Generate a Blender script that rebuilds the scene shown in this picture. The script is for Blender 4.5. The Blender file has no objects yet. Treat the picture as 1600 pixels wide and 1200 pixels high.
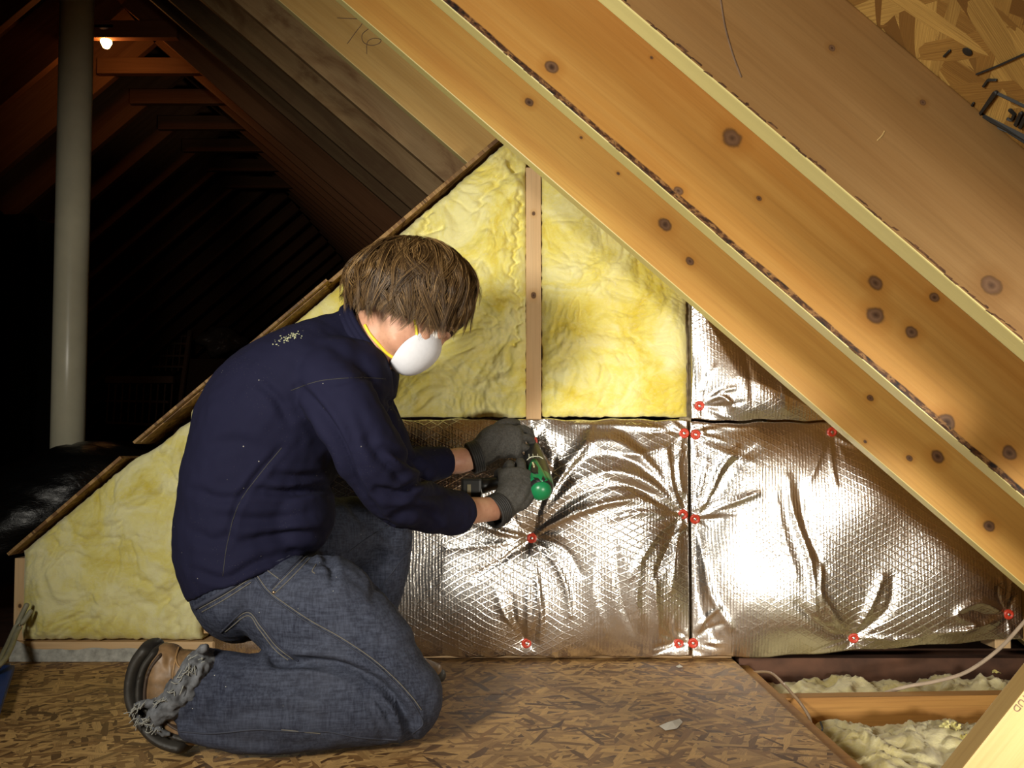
import bpy, bmesh, math, random
import numpy as np
from mathutils import Vector, Matrix, noise
from mathutils.bvhtree import BVHTree
random.seed(7); rng = np.random.default_rng(7)
R = math.radians
sc = bpy.context.scene
C = sc.collection

# ------------------------------------------------------------ camera, light, exposure
F = 1340.0; PIT = R(2.35); CAMZ = 0.516; SH = 55.0
cam_d = bpy.data.cameras.new('camera'); cam = bpy.data.objects.new('camera', cam_d); C.objects.link(cam)
cam.location = (0, 0, CAMZ); cam.rotation_euler = (R(90) + PIT, 0, 0)
cam_d.sensor_width = 36; cam_d.lens = 36 * F / 1600; cam_d.shift_y = SH / 1600; cam_d.clip_start = .02
sc.camera = cam
sc.view_settings.view_transform = 'Standard'; sc.view_settings.look = 'None'
sc.view_settings.gamma = 1; sc.view_settings.use_curve_mapping = False
sc.view_settings.exposure = 0.12
w = bpy.data.worlds.new('world'); sc.world = w; w.use_nodes = True
w.node_tree.nodes['Background'].inputs[0].default_value = (.9, .75, .5, 1)
w.node_tree.nodes['Background'].inputs[1].default_value = 0.0

def area(name, loc, target, size, power, col, size_y=None):
    l = bpy.data.lights.new(name, 'AREA'); l.energy = power; l.color = col
    l.size = size
    if size_y: l.shape = 'RECTANGLE'; l.size_y = size_y
    o = bpy.data.objects.new(name, l); C.objects.link(o); o.location = loc
    d = Vector(target) - Vector(loc); o.rotation_euler = d.to_track_quat('-Z', 'Y').to_euler()
    return o
lr = area('work_light_right', (.90, -.10, .17), (.50, 2.2, .40), .30, 4.5, (1, .93, .80), .20); lr.data.spread = R(66)
ll = area('work_light_left', (-.86, -.05, .86), (.10, 2.0, .60), .30, 10.8, (1, .94, .82)); ll.data.spread = R(90)

CP, SP = math.cos(PIT), math.sin(PIT)
def P(px, py, D):
    xc = (px - 800) / F; yc = (600 + SH - py) / F
    r = Vector((xc, CP - yc * SP, SP + yc * CP))
    return Vector((0, 0, CAMZ)) + r * (D / r.y)
def to_px(v):                    # numpy (n,3) -> px,py
    x = v[:, 0]; y = v[:, 1]; z = v[:, 2] - CAMZ
    f = y * CP + z * SP; u = -y * SP + z * CP
    return 800 + F * x / f, 600 + SH - F * u / f

# ------------------------------------------------------------ material helpers
class N:
    def __init__(s, name):
        s.m = bpy.data.materials.new(name); s.m.use_nodes = True
        s.t = s.m.node_tree; s.b = s.t.nodes['Principled BSDF']
        s.co = s.t.nodes.new('ShaderNodeTexCoord')
    def new(s, typ, **kw):
        n = s.t.nodes.new('ShaderNode' + typ)
        for k, v in kw.items(): setattr(n, k, v)
        return n
    def put(s, sock, v):
        if hasattr(v, 'is_linked') or isinstance(v, bpy.types.NodeSocket): s.t.links.new(v, sock)
        else: sock.default_value = v
    def mapping(s, scale=(1, 1, 1), rot=(0, 0, 0), loc=(0, 0, 0), src=None):
        n = s.new('Mapping'); s.put(n.inputs[0], src or s.co.outputs['Object'])
        n.inputs['Scale'].default_value = scale; n.inputs['Rotation'].default_value = rot; n.inputs['Location'].default_value = loc
        return n.outputs[0]
    def noise(s, vec, scale=5, detail=4, rough=.55, dist=0):
        n = s.new('TexNoise'); s.put(n.inputs['Vector'], vec); n.inputs['Scale'].default_value = scale
        n.inputs['Detail'].default_value = detail; n.inputs['Roughness'].default_value = rough; n.inputs['Distortion'].default_value = dist
        return n.outputs['Fac']
    def voro(s, vec, scale=5, out='Distance', feature='F1', rnd=1):
        n = s.new('TexVoronoi', feature=feature); s.put(n.inputs['Vector'], vec); n.inputs['Scale'].default_value = scale
        n.inputs['Randomness'].default_value = rnd
        return n.outputs[out]
    def wave(s, vec, scale=5, dist=0, detail=2, dscale=1, direction='X'):
        n = s.new('TexWave', bands_direction=direction); s.put(n.inputs['Vector'], vec); n.inputs['Scale'].default_value = scale
        n.inputs['Distortion'].default_value = dist; n.inputs['Detail'].default_value = detail; n.inputs['Detail Scale'].default_value = dscale
        return n.outputs['Fac']
    def ramp(s, fac, stops, interp='LINEAR'):
        n = s.new('ValToRGB'); s.put(n.inputs[0], fac); e = n.color_ramp.elements; n.color_ramp.interpolation = interp
        while len(e) > 1: e.remove(e[0])
        e[0].position = stops[0][0]; c = stops[0][1]; e[0].color = c if len(c) == 4 else (*c, 1)
        for p, c in stops[1:]:
            k = e.new(p); k.color = c if len(c) == 4 else (*c, 1)
        return n.outputs[0]
    def mask(s, fac, a, b):
        return s.ramp(fac, [(a, (0, 0, 0)), (b, (1, 1, 1))]) if a < b else s.ramp(fac, [(b, (1, 1, 1)), (a, (0, 0, 0))])
    def mix(s, fac, a, b, blend='MIX'):
        n = s.new('MixRGB', blend_type=blend)
        s.put(n.inputs[0], fac)
        for i, v in ((1, a), (2, b)):
            if isinstance(v, tuple) and len(v) == 3: v = (*v, 1)
            s.put(n.inputs[i], v)
        return n.outputs[0]
    def math(s, op, a, b=0.0):
        n = s.new('Math', operation=op); s.put(n.inputs[0], a); s.put(n.inputs[1], b); return n.outputs[0]
    def bump(s, h, strength=.3, dist=.002, normal=None):
        n = s.new('Bump'); n.inputs['Strength'].default_value = strength; n.inputs['Distance'].default_value = dist
        s.put(n.inputs['Height'], h)
        if normal: s.put(n.inputs['Normal'], normal)
        return n.outputs[0]
    def out(s, color=None, rough=.6, metal=0, normal=None, spec=.5, **kw):
        if color is not None:
            if isinstance(color, tuple) and len(color) == 3: color = (*color, 1)
            s.put(s.b.inputs['Base Color'], color)
        s.put(s.b.inputs['Roughness'], rough); s.b.inputs['Metallic'].default_value = metal
        s.b.inputs['Specular IOR Level'].default_value = spec
        if normal: s.put(s.b.inputs['Normal'], normal)
        for k, v in kw.items():
            s.put(s.b.inputs[k.replace('_', ' ')], v)
        return s.m

def simple(name, col, rough=.5, metal=0, var=.12, scale=40, bump=.1, **kw):
    n = N(name); f = n.noise(n.mapping(), scale, 4)
    c = n.mix(n.mask(f, .3, .7), tuple(x * (1 - var) for x in col), tuple(min(1, x * (1 + var)) for x in col))
    return n.out(c, rough, metal, n.bump(f, bump, .001), **kw)

def wood(name, light, dark, grain=1.0, knots=(), wane=0, pale=None, rough=.5, zmin=0, stain=None, spec=.35, ring=(0, 0)):
    """grain along local X; local Z is the board's width. knots: (x, z, r)"""
    n = N(name); off = random.uniform(0, 50)
    v = n.mapping(loc=(off, off * .7, 0))
    warp = n.noise(v, 1.3, 2)
    vv = n.mapping(scale=(.35, 9, 9), src=v)
    g1 = n.noise(vv, 2.2, 5, .6, .6)
    v3 = n.mapping(scale=(1.4, 60, 60), src=v)
    g2 = n.noise(v3, 4, 3, .6)
    base = n.mix(n.mask(g1, .28, .72), dark, light)
    base = n.mix(n.math('MULTIPLY', n.mask(g2, .45, .75), .30 * grain), base, tuple(x * .55 for x in dark))
    big = n.noise(n.mapping(scale=(1, 3, 3), src=v), 2.0, 3)
    base = n.mix(n.math('MULTIPLY', n.mask(big, .42, .75), .35), base, tuple(a * b for a, b in zip(dark, (.85, .62, .42))))
    if stain:
        s_ = n.noise(n.mapping(scale=(1, 2.2, 2.2), src=v), 4.5, 6, .6, 1.2)
        base = n.mix(n.math('MULTIPLY', n.mask(s_, .46, .68), .75), base, stain)
    fine = n.noise(n.mapping(src=v), 160, 3)
    sep = n.new('SeparateXYZ'); n.put(sep.inputs[0], n.co.outputs['Object'])
    if knots:
        wob = n.noise(n.mapping(), 45, 3)
        for (kx, kz, kr) in knots:
            dx = n.math('SUBTRACT', sep.outputs[0], kx); dz = n.math('SUBTRACT', sep.outputs[2], kz)
            dx = n.math('MULTIPLY', dx, .8)
            d = n.math('SQRT', n.math('ADD', n.math('MULTIPLY', dx, dx), n.math('MULTIPLY', dz, dz)))
            d = n.math('ADD', n.math('DIVIDE', d, kr), n.math('MULTIPLY', n.math('SUBTRACT', wob, .5), .9))
            col = n.ramp(n.math('DIVIDE', d, 3.0), [(0, (.05, .022, .01)), (.10, (.10, .05, .025)), (.2, (.17, .09, .045)), (.30, (.13, .065, .03)), (.36, (.07, .035, .012)), (.42, (.25, .12, .04))])
            fac = n.ramp(n.math('DIVIDE', d, 3.0), [(.30, (1, 1, 1)), (.45, (0, 0, 0))])
            halo = n.ramp(n.math('DIVIDE', d, 3.0), [(.3, (.6, .6, .6)), (1, (0, 0, 0))])
            base = n.mix(halo, base, tuple(a * b for a, b in zip(dark, (.85, .72, .5))))
            base = n.mix(fac, base, col)
    if wane:
        wn = n.noise(n.mapping(scale=(1, 1, 3), loc=(off, 0, 0)), 9, 4, .6)
        edge = n.math('ADD', n.math('SUBTRACT', sep.outputs[2], zmin), n.math('MULTIPLY', n.math('SUBTRACT', wn, .5), -.055 * wane))
        m_ = n.ramp(n.math('MULTIPLY', edge, 20), [(.20, (1, 1, 1)), (.24, (0, 0, 0))])
        yf = n.ramp(n.math('MULTIPLY', n.math('SUBTRACT', .021, sep.outputs[1]), 20), [(.04, (0, 0, 0)), (.1, (1, 1, 1))])
        bark = n.ramp(n.noise(n.mapping(scale=(1, 1, 2)), 70, 4), [(.35, (.012, .006, .004)), (.5, (.09, .035, .012)), (.62, (.30, .15, .05)), (.7, (.05, .03, .015))])
        front = n.math('LESS_THAN', sep.outputs[1], -.0187)
        base = n.mix(n.math('MULTIPLY', m_, front), base, bark)
    if pale:  # lower face paler: light from below put into the wood colour
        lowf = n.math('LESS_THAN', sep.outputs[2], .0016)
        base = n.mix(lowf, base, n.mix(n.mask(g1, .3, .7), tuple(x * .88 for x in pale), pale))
    bm_ = n.bump(n.mix(.5, g2, fine), .25, .0012)
    return n.out(base, n.mix(.5, (rough,) * 3, n.mix(g2, (rough - .08,) * 3, (rough + .15,) * 3)), 0, bm_, spec)

def osb(name, light, mid, dark, scale=1.0, rough=.6, edge=None):
    n = N(name)
    layers = []
    for i, a in enumerate((.15, 1.1, 2.0, 2.75)):
        src = n.mapping(loc=(i * 3.1, i * 1.7, 0), rot=(0, 0, a))
        src = n.mapping(scale=(7 * scale, 42 * scale, 1), src=src)
        wob = n.new('TexNoise'); n.put(wob.inputs['Vector'], src); wob.inputs['Scale'].default_value = .8
        src2 = n.new('VectorMath', operation='ADD'); n.put(src2.inputs[0], src)
        sc_ = n.new('VectorMath', operation='SCALE'); n.put(sc_.inputs[0], wob.outputs['Color']); sc_.inputs['Scale'].default_value = .7
        n.put(src2.inputs[1], sc_.outputs[0])
        vo = n.new('TexVoronoi', voronoi_dimensions='2D'); n.put(vo.inputs['Vector'], src2.outputs[0]); vo.inputs['Scale'].default_value = 1
        bw = n.new('SeparateColor'); n.put(bw.inputs[0], vo.outputs['Color'])
        fib = n.noise(n.mapping(scale=(.6, 6, 1), src=src), 3, 3)
        layers.append((bw.outputs[0], bw.outputs[1], vo.outputs['Distance'], fib))
    # choose the top flake by its random height
    val, h = layers[0][0], layers[0][1]; fib = layers[0][3]; dist = layers[0][2]
    for l in layers[1:]:
        top = n.math('GREATER_THAN', l[1], h)
        def mx(a, b):
            k = n.new('Mix'); n.put(k.inputs[0], top); n.put(k.inputs[2], a); n.put(k.inputs[3], b); return k.outputs[0]
        val = mx(val, l[0]); fib = mx(fib, l[3]); dist = mx(dist, l[2]); h = n.math('MAXIMUM', h, l[1])
    col = n.ramp(val, [(0, dark), (.3, mid), (.65, light), (.88, tuple(min(1, x * 1.25) for x in light)), (1, dark)])
    col = n.mix(n.math('MULTIPLY', n.mask(fib, .4, .7), .6), col, dark)
    dirt = n.noise(n.mapping(), 3.2, 5)
    col = n.mix(n.math('MULTIPLY', n.mask(dirt, .45, .75), .4), col, tuple(x * .6 for x in dark))
    ht = n.math('ADD', n.math('MULTIPLY', h, .8), n.math('MULTIPLY', fib, .35))
    return n.out(col, rough, 0, n.bump(ht, .8, .0016), .4)

M = {}
PINE = (.67, .40, .10); PINED = (.52, .26, .055)
# ------------------------------------------------------------ mesh helpers
def link(name, me, mat=None, parent=None, smooth=True):
    o = bpy.data.objects.new(name, me); C.objects.link(o)
    if mat: me.materials.append(mat)
    if smooth: me.polygons.foreach_set('use_smooth', [True] * len(me.polygons))
    if parent: o.parent = parent; o.matrix_parent_inverse = Matrix.Identity(4)
    return o
def obj(name, bm, mat=None, parent=None, smooth=False, keep=False):
    me = bpy.data.meshes.new(name); bm.normal_update(); bm.to_mesh(me)
    if not keep: bm.free()
    return link(name, me, mat, parent, smooth)
def empty(name, loc=(0, 0, 0), parent=None):
    o = bpy.data.objects.new(name, None); C.objects.link(o); o.location = loc; o.empty_display_size = .05
    if parent: o.parent = parent
    return o
def tag(o, label=None, cat=None, group=None, kind=None):
    if label: o['label'] = label
    if cat: o['category'] = cat
    if group: o['group'] = group
    if kind: o['kind'] = kind
    return o
def attach(o, parent):          # keep world place
    o.parent = parent; o.matrix_parent_inverse = parent_world(parent).inverted(); return o
def parent_world(p):
    m = Matrix.LocRotScale(p.location, p.rotation_euler, p.scale)
    return (parent_world(p.parent) @ p.matrix_parent_inverse @ m) if p.parent else m
def box(bm, lo, hi, bevel=0):
    lo = Vector(lo); hi = Vector(hi); r = bmesh.ops.create_cube(bm, size=1)
    c = (lo + hi) / 2; s = hi - lo
    for v in r['verts']: v.co = Vector((v.co.x * s.x, v.co.y * s.y, v.co.z * s.z)) + c
    if bevel:
        es = {e for v in r['verts'] for e in v.link_edges}
        bmesh.ops.bevel(bm, geom=list(es), offset=bevel, segments=2, affect='EDGES', profile=.6)
def slab(bm, corners, depth):   # corners: 4 world points; depth vector
    a = [bm.verts.new(c) for c in corners]; b = [bm.verts.new(Vector(c) + Vector(depth)) for c in corners]
    n = len(a)
    bm.faces.new(a[::-1]); bm.faces.new(b)
    for i in range(n): bm.faces.new((a[i], a[(i + 1) % n], b[(i + 1) % n], b[i]))
    bmesh.ops.recalc_face_normals(bm, faces=bm.faces)
def catmull(pts, n=6):
    pts = [np.array(p, float) for p in pts]
    if len(pts) < 3 or n <= 1: 
        out = []
        for a, b in zip(pts[:-1], pts[1:]):
            for i in range(max(1, n)): out.append(a + (b - a) * i / max(1, n))
        out.append(pts[-1]); return out
    q = [2 * pts[0] - pts[1]] + pts + [2 * pts[-1] - pts[-2]]; out = []
    for i in range(1, len(q) - 2):
        p0, p1, p2, p3 = q[i - 1], q[i], q[i + 1], q[i + 2]
        for k in range(n):
            t = k / n
            out.append(.5 * (2 * p1 + (p2 - p0) * t + (2 * p0 - 5 * p1 + 4 * p2 - p3) * t * t + (3 * p1 - p0 - 3 * p2 + p3) * t ** 3))
    out.append(pts[-1]); return out
def loft(bm, secs, ref=(0, 1, 0), n=5, seg=20, round_ends=True):
    """secs: (point, a, b): a = radius along ref, b = radius across"""
    data = catmull([(*s[0], s[1], s[2]) for s in secs], n)
    P_ = [Vector(d[:3]) for d in data]; A = [max(d[3], .001) for d in data]; B = [max(d[4], .001) for d in data]
    T = []
    for i in range(len(P_)):
        t = P_[min(i + 1, len(P_) - 1)] - P_[max(i - 1, 0)]; T.append(t.normalized())
    ref = Vector(ref).normalized()
    rings = []
    if round_ends:
        ext0 = [(P_[0] - T[0] * B[0] * math.sin(a) * .8, A[0] * math.cos(a), B[0] * math.cos(a), T[0]) for a in (1.4, 1.05, .7, .35)]
        ext1 = [(P_[-1] + T[-1] * B[-1] * math.sin(a) * .8, A[-1] * math.cos(a), B[-1] * math.cos(a), T[-1]) for a in (.35, .7, 1.05, 1.4)]
    else: ext0 = ext1 = []
    for p, a, b, t in ext0 + list(zip(P_, A, B, T)) + ext1:
        s = ref - t * ref.dot(t)
        if s.length < .05: s = t.orthogonal()
        s.normalize(); u = t.cross(s)
        rings.append([bm.verts.new(p + s * a * math.cos(2 * math.pi * k / seg) + u * b * math.sin(2 * math.pi * k / seg)) for k in range(seg)])
    for r0, r1 in zip(rings[:-1], rings[1:]):
        for k in range(seg): bm.faces.new((r0[k], r0[(k + 1) % seg], r1[(k + 1) % seg], r1[k]))
    bm.faces.new(rings[0][::-1]); bm.faces.new(rings[-1])
def tube(bm, pts, r, n=6, seg=8):
    loft(bm, [(Vector(p), r, r) for p in pts], ref=(.31, .42, .85), n=n, seg=seg)
def ellipsoid(bm, c, axes, radii, seg=24):
    r = bmesh.ops.create_uvsphere(bm, u_segments=seg, v_segments=seg // 2, radius=1)
    m = Matrix([[axes[j][i] * radii[j] for j in range(3)] for i in range(3)])
    for v in r['verts']: v.co = m @ v.co + Vector(c)
def remesh(name, bm, voxel, mat, smooth=6, parent=None, fac=.5):
    bmesh.ops.recalc_face_normals(bm, faces=bm.faces)
    me = bpy.data.meshes.new(name + '_src'); bm.to_mesh(me); bm.free()
    o = bpy.data.objects.new('tmp', me); C.objects.link(o)
    m = o.modifiers.new('r', 'REMESH'); m.mode = 'VOXEL'; m.voxel_size = voxel; m.adaptivity = 0
    if smooth:
        s = o.modifiers.new('s', 'SMOOTH'); s.iterations = smooth; s.factor = fac
    dg = bpy.context.evaluated_depsgraph_get()
    nm = bpy.data.meshes.new_from_object(o.evaluated_get(dg)); nm.name = name
    bpy.data.objects.remove(o); bpy.data.meshes.remove(me)
    nm.materials.clear()
    return link(name, nm, mat, parent)
def getv(me):
    a = np.empty(len(me.vertices) * 3, np.float32); me.vertices.foreach_get('co', a); return a.reshape(-1, 3).astype(float)
def getn(me):
    a = np.empty(len(me.vertices) * 3, np.float32); me.vertex_normals.foreach_get('vector', a); return a.reshape(-1, 3).astype(float)
def setv(me, v): me.vertices.foreach_set('co', v.astype(np.float32).ravel()); me.update()
def seg_dist(x, y, pts):
    """distance and param along a polyline, arrays x,y"""
    best = np.full(x.shape, 1e9); bt = np.zeros(x.shape)
    L = [0]
    for a, b in zip(pts[:-1], pts[1:]): L.append(L[-1] + math.dist(a, b))
    for i, (a, b) in enumerate(zip(pts[:-1], pts[1:])):
        dx, dy = b[0] - a[0], b[1] - a[1]; l2 = dx * dx + dy * dy + 1e-12
        t = np.clip(((x - a[0]) * dx + (y - a[1]) * dy) / l2, 0, 1)
        d = np.hypot(x - a[0] - t * dx, y - a[1] - t * dy); m = d < best
        best[m] = d[m]; bt[m] = (L[i] + t[m] * (L[i + 1] - L[i])) / L[-1]
    return best, bt
def smooth2(pts, n=5): return [tuple(p) for p in catmull(pts, n)]
def folds(o, lines, noise_amp=.0015, noise_scale=14, seed=0):
    """press real folds into cloth: polylines (seen-side), amplitude in metres, width in px at that depth"""
    me = o.data; v = getv(me); nn = getn(me)
    view = v - np.array((0, 0, CAMZ)); facing = (view * nn).sum(1) < 0
    px, py = to_px(v); disp = np.zeros(len(v))
    for pts, amp, wd in lines:
        pts = smooth2(pts, 4)
        xs = [p[0] for p in pts]; ys = [p[1] for p in pts]; k = 3 * wd
        idx = np.where(facing & (px > min(xs) - k) & (px < max(xs) + k) & (py > min(ys) - k) & (py < max(ys) + k))[0]
        if not len(idx): continue
        d, t = seg_dist(px[idx], py[idx], pts)
        prof = np.exp(-(d / wd) ** 2) - .35 * np.exp(-((d - 2.0 * wd) / wd) ** 2)
        disp[idx] += -amp * prof * np.sin(np.pi * np.clip(t * .9 + .05, 0, 1)) ** .6
    if noise_amp:
        nz = np.array([noise.fractal(Vector((p[0] * noise_scale + seed, p[1] * noise_scale, p[2] * noise_scale)), .6, 2.0, 3) for p in v])
        disp += nz * noise_amp
    setv(me, v + nn * disp[:, None])
def bvh_of(o):
    bm = bmesh.new(); bm.from_mesh(o.data); t = BVHTree.FromBMesh(bm); bm.free(); return t
def cast(tree, px, py, off=.001):
    o = Vector((0, 0, CAMZ)); d = (P(px, py, 1) - o).normalized()
    h = tree.ray_cast(o, d)
    if h[0] is None: return None, None
    return h[0] + h[1] * off, h[1]
def seam(bm, tree, pts, r=.0012, off=.0004, n=10, flat=False):
    ps = []
    for p in smooth2(pts, n):
        h, _ = cast(tree, p[0], p[1], off)
        if h is not None and (not ps or (h - ps[-1]).length < .05): ps.append(h)
    if len(ps) > 2: tube(bm, ps, r, 1, 6)

# ================================================================= MATERIALS
M['rafter_dim'] = wood('wood_dimmed_rafter', (.24, .155, .07), (.16, .09, .04), 1.2, stain=(.14, .07, .03), rough=.7)  # darker rafter wood: the fading light is put into its colour
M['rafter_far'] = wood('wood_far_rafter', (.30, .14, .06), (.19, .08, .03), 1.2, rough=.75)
M['stud'] = wood('wood_stud', (.74, .54, .31), (.64, .42, .21), .8, knots=[(.33, .0, .006), (.80, .004, .005), (.12, 0, .004)], rough=.6)
M['joist'] = wood('wood_joist', (.50, .27, .07), (.33, .15, .035), 1.3, rough=.6)
M['brace'] = wood('wood_brace', (.58, .41, .17), (.48, .30, .10), .9, rough=.5)
M['osb_floor'] = osb('osb_floor', (.60, .37, .14), (.32, .17, .06), (.085, .038, .015), 2.2, rough=.55)
M['osb_roof'] = osb('osb_roof', (.56, .34, .09), (.42, .22, .05), (.20, .09, .02), .95, rough=.6)
M['osb_strip'] = osb('osb_strip', (.45, .27, .10), (.30, .15, .05), (.12, .06, .02), 2.5)
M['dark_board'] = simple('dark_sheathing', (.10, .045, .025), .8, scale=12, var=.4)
M['ink'] = simple('black_ink', (.015, .014, .012), .6, var=.3)
M['grey_ink'] = simple('grey_ink', (.16, .10, .06), .7, var=.3)
M['red'] = simple('red_plastic', (.62, .055, .025), .35, var=.2, scale=90)
M['zinc'] = simple('zinc_screw', (.75, .73, .70), .28, 1)
M['mortar'] = simple('grey_mortar', (.40, .40, .36), .9, scale=60, var=.3, bump=.8)

def insulation(name, pale, deep, mid, extra=None):
    n = N(name); v = n.mapping()
    warp = n.new('TexNoise'); n.put(warp.inputs['Vector'], v); warp.inputs['Scale'].default_value = 5; warp.inputs['Detail'].default_value = 4
    a = n.new('VectorMath', operation='SCALE'); n.put(a.inputs[0], warp.outputs['Color']); a.inputs['Scale'].default_value = .22
    b = n.new('VectorMath', operation='ADD'); n.put(b.inputs[0], v); n.put(b.inputs[1], a.outputs[0])
    f1 = n.noise(b.outputs[0], 7, 6, .6, .8); f2 = n.noise(b.outputs[0], 3.2, 4, .55, 1.2); f3 = n.noise(n.mapping(scale=(1, 1, 1.8)), 60, 5, .7, 1.5)
    c = n.ramp(f1, [(.30, deep), (.45, mid), (.58, pale), (.75, tuple(min(1, x * 1.08 + .03) for x in pale))])
    c = n.mix(n.math('MULTIPLY', n.mask(f2, .5, .72), .65), c, deep)
    c = n.mix(n.math('MULTIPLY', n.mask(f3, .50, .75), .25), c, (pale[0], pale[1], min(1, pale[2] * 2)))
    hh = n.math('ADD', n.math('MULTIPLY', f1, 1.2), n.math('MULTIPLY', f3, .45))
    n.b.inputs['Subsurface Weight'].default_value = 0
    return n.out(c, .95, 0, n.bump(hh, .4, .010), .1, Sheen_Weight=.25)
M['batt'] = insulation('yellow_glass_wool', (.88, .83, .38), (.72, .56, .05), (.84, .75, .20))
M['batt_left'] = insulation('pale_glass_wool', (.82, .78, .40), (.66, .55, .09), (.78, .71, .24))
M['batt_old'] = insulation('old_glass_wool', (.78, .72, .42), (.42, .34, .12), (.66, .58, .27))

def foil_mat():
    n = N('foil_facing'); co = n.co.outputs['Object']
    def lines(angle, period, w_):
        v = n.mapping(rot=(0, angle, 0), src=co)
        wob = n.noise(n.mapping(), 9, 2)
        s = n.new('SeparateXYZ'); n.put(s.inputs[0], v)
        x = n.math('ADD', n.math('DIVIDE', s.outputs[0], period), n.math('MULTIPLY', wob, 1.2))
        fr = n.math('FRACT', x)
        d = n.math('ABSOLUTE', n.math('SUBTRACT', fr, .5))
        return n.mask(d, w_, 0)
    a = lines(0, .0078, .32)
    b = lines(R(62), .016, .12); c = lines(R(-62), .016, .12)
    s = n.new('SeparateXYZ'); n.put(s.inputs[0], co)
    zf = n.math('FRACT', n.math('DIVIDE', s.outputs[2], .0072)); zf = n.mask(n.math('ABSOLUTE', n.math('SUBTRACT', zf, .5)), .0, .5)
    dots = n.math('MULTIPLY', a, n.math('ADD', .55, n.math('MULTIPLY', zf, .45)))
    diag = n.math('MAXIMUM', b, c)
    region = n.mask(n.noise(n.mapping(), 2.2, 2), .38, .6)
    h = n.math('ADD', n.math('MULTIPLY', dots, .8), n.math('MULTIPLY', n.math('MULTIPLY', diag, region), 1.3))
    cr = n.noise(n.mapping(scale=(1, 1, .6)), 42, 4, .6, 1.0)
    b1 = n.bump(cr, .30, .0035)
    b2 = n.bump(h, .42, .00075, b1)
    col = n.mix(n.math('MULTIPLY', n.mask(cr, .4, .7), .25), (.90, .87, .83), (.80, .77, .72))
    return n.out(col, .25, 1, b2)
M['foil'] = foil_mat()
M['foil_edge'] = simple('foil_edge_tape', (.55, .52, .5), .35, .9, scale=80)

# ================================================================= ROOF, FLOOR, WALLS
SL = .87; TH = math.atan(SL); ct, st = math.cos(TH), math.sin(TH)
ZR = 1.187; RX = -1.99; DEP = .184
def zr(x, extra=0): return ZR - SL * x - extra
def rafter_right(k, mat, extra=0, x0=RX, x1=1.62):
    D = 1.88 + .406 * k
    L = (x1 - x0) / ct
    bm = bmesh.new(); box(bm, (0, -.019, 0), (L, .019, DEP + extra), .0022)
    o = obj('rafter', bm, mat); o.location = (x0, D - .019, zr(x0, extra / ct)); o.rotation_euler = (0, TH, 0)
    return o
def rafter_left(k, mat, extra=0):
    D = 1.88 + .406 * k; L = 3.1 / ct
    bm = bmesh.new(); box(bm, (0, -.019, 0), (L, .019, DEP + extra), .0022)
    o = obj('rafter', bm, mat); o.location = (RX - 3.1, D - .019, zr(RX, extra / ct) - 3.1 * SL); o.rotation_euler = (0, -TH, 0)
    return o
# knots given in photo pixels on the face of each near rafter -> local coords
def local_knots(k, pts, x0=RX):
    D = 1.88 + .406 * k - .038; out = []
    for px, py, r in pts:
        w_ = P(px, py, D); dx, dz = w_.x - x0, w_.z - zr(x0)
        out.append((dx * ct - dz * st, dx * st + dz * ct, r * D / F))
    return out
EDGE = (.80, .68, .27)  # bounced yellow light on rafter undersides, painted as colour
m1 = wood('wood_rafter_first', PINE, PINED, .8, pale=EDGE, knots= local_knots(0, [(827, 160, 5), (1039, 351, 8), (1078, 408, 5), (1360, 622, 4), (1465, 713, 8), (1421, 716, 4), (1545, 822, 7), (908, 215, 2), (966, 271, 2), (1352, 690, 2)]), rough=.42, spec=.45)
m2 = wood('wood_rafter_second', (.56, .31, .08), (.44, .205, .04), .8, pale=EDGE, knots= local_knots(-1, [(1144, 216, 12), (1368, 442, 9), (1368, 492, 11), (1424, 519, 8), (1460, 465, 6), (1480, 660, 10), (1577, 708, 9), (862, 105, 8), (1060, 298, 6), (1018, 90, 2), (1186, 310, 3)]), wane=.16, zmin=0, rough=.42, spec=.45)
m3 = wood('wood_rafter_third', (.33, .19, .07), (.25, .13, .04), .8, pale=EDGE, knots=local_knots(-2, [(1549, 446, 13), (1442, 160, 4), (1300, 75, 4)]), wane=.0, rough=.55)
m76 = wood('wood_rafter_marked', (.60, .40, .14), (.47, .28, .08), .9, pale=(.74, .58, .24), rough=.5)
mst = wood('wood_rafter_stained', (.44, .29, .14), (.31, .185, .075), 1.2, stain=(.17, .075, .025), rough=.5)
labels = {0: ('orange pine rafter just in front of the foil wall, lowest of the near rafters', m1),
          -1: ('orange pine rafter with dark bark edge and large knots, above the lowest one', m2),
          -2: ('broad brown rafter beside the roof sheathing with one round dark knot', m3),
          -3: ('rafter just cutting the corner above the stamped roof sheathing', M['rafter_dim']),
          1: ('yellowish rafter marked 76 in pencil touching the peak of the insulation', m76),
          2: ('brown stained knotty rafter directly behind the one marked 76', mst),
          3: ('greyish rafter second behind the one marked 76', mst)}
ORD = 'first second third fourth fifth sixth seventh eighth ninth tenth eleventh twelfth thirteenth fourteenth'.split()
raf = {}
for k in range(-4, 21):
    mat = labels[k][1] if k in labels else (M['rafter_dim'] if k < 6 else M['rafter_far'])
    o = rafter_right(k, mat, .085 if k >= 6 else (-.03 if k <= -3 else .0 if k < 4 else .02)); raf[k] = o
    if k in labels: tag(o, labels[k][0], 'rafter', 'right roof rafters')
    elif k < 6: tag(o, ['dim brown rafter on the right slope, third behind the one marked 76', 'dim brown rafter on the right slope, last before the lit collar tie'][k - 4] if k > 3 else 'rafter above and behind the photographer', 'rafter', 'middle rafters of the right slope' if k > 3 else 'rafters behind the photographer')
    else: tag(o, 'reddish right slope rafter beside the bulb tie' if k == 6 else 'reddish right slope rafter, %s beyond the bare bulb' % ORD[k - 7], 'rafter', 'far rafters of the right slope')
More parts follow.
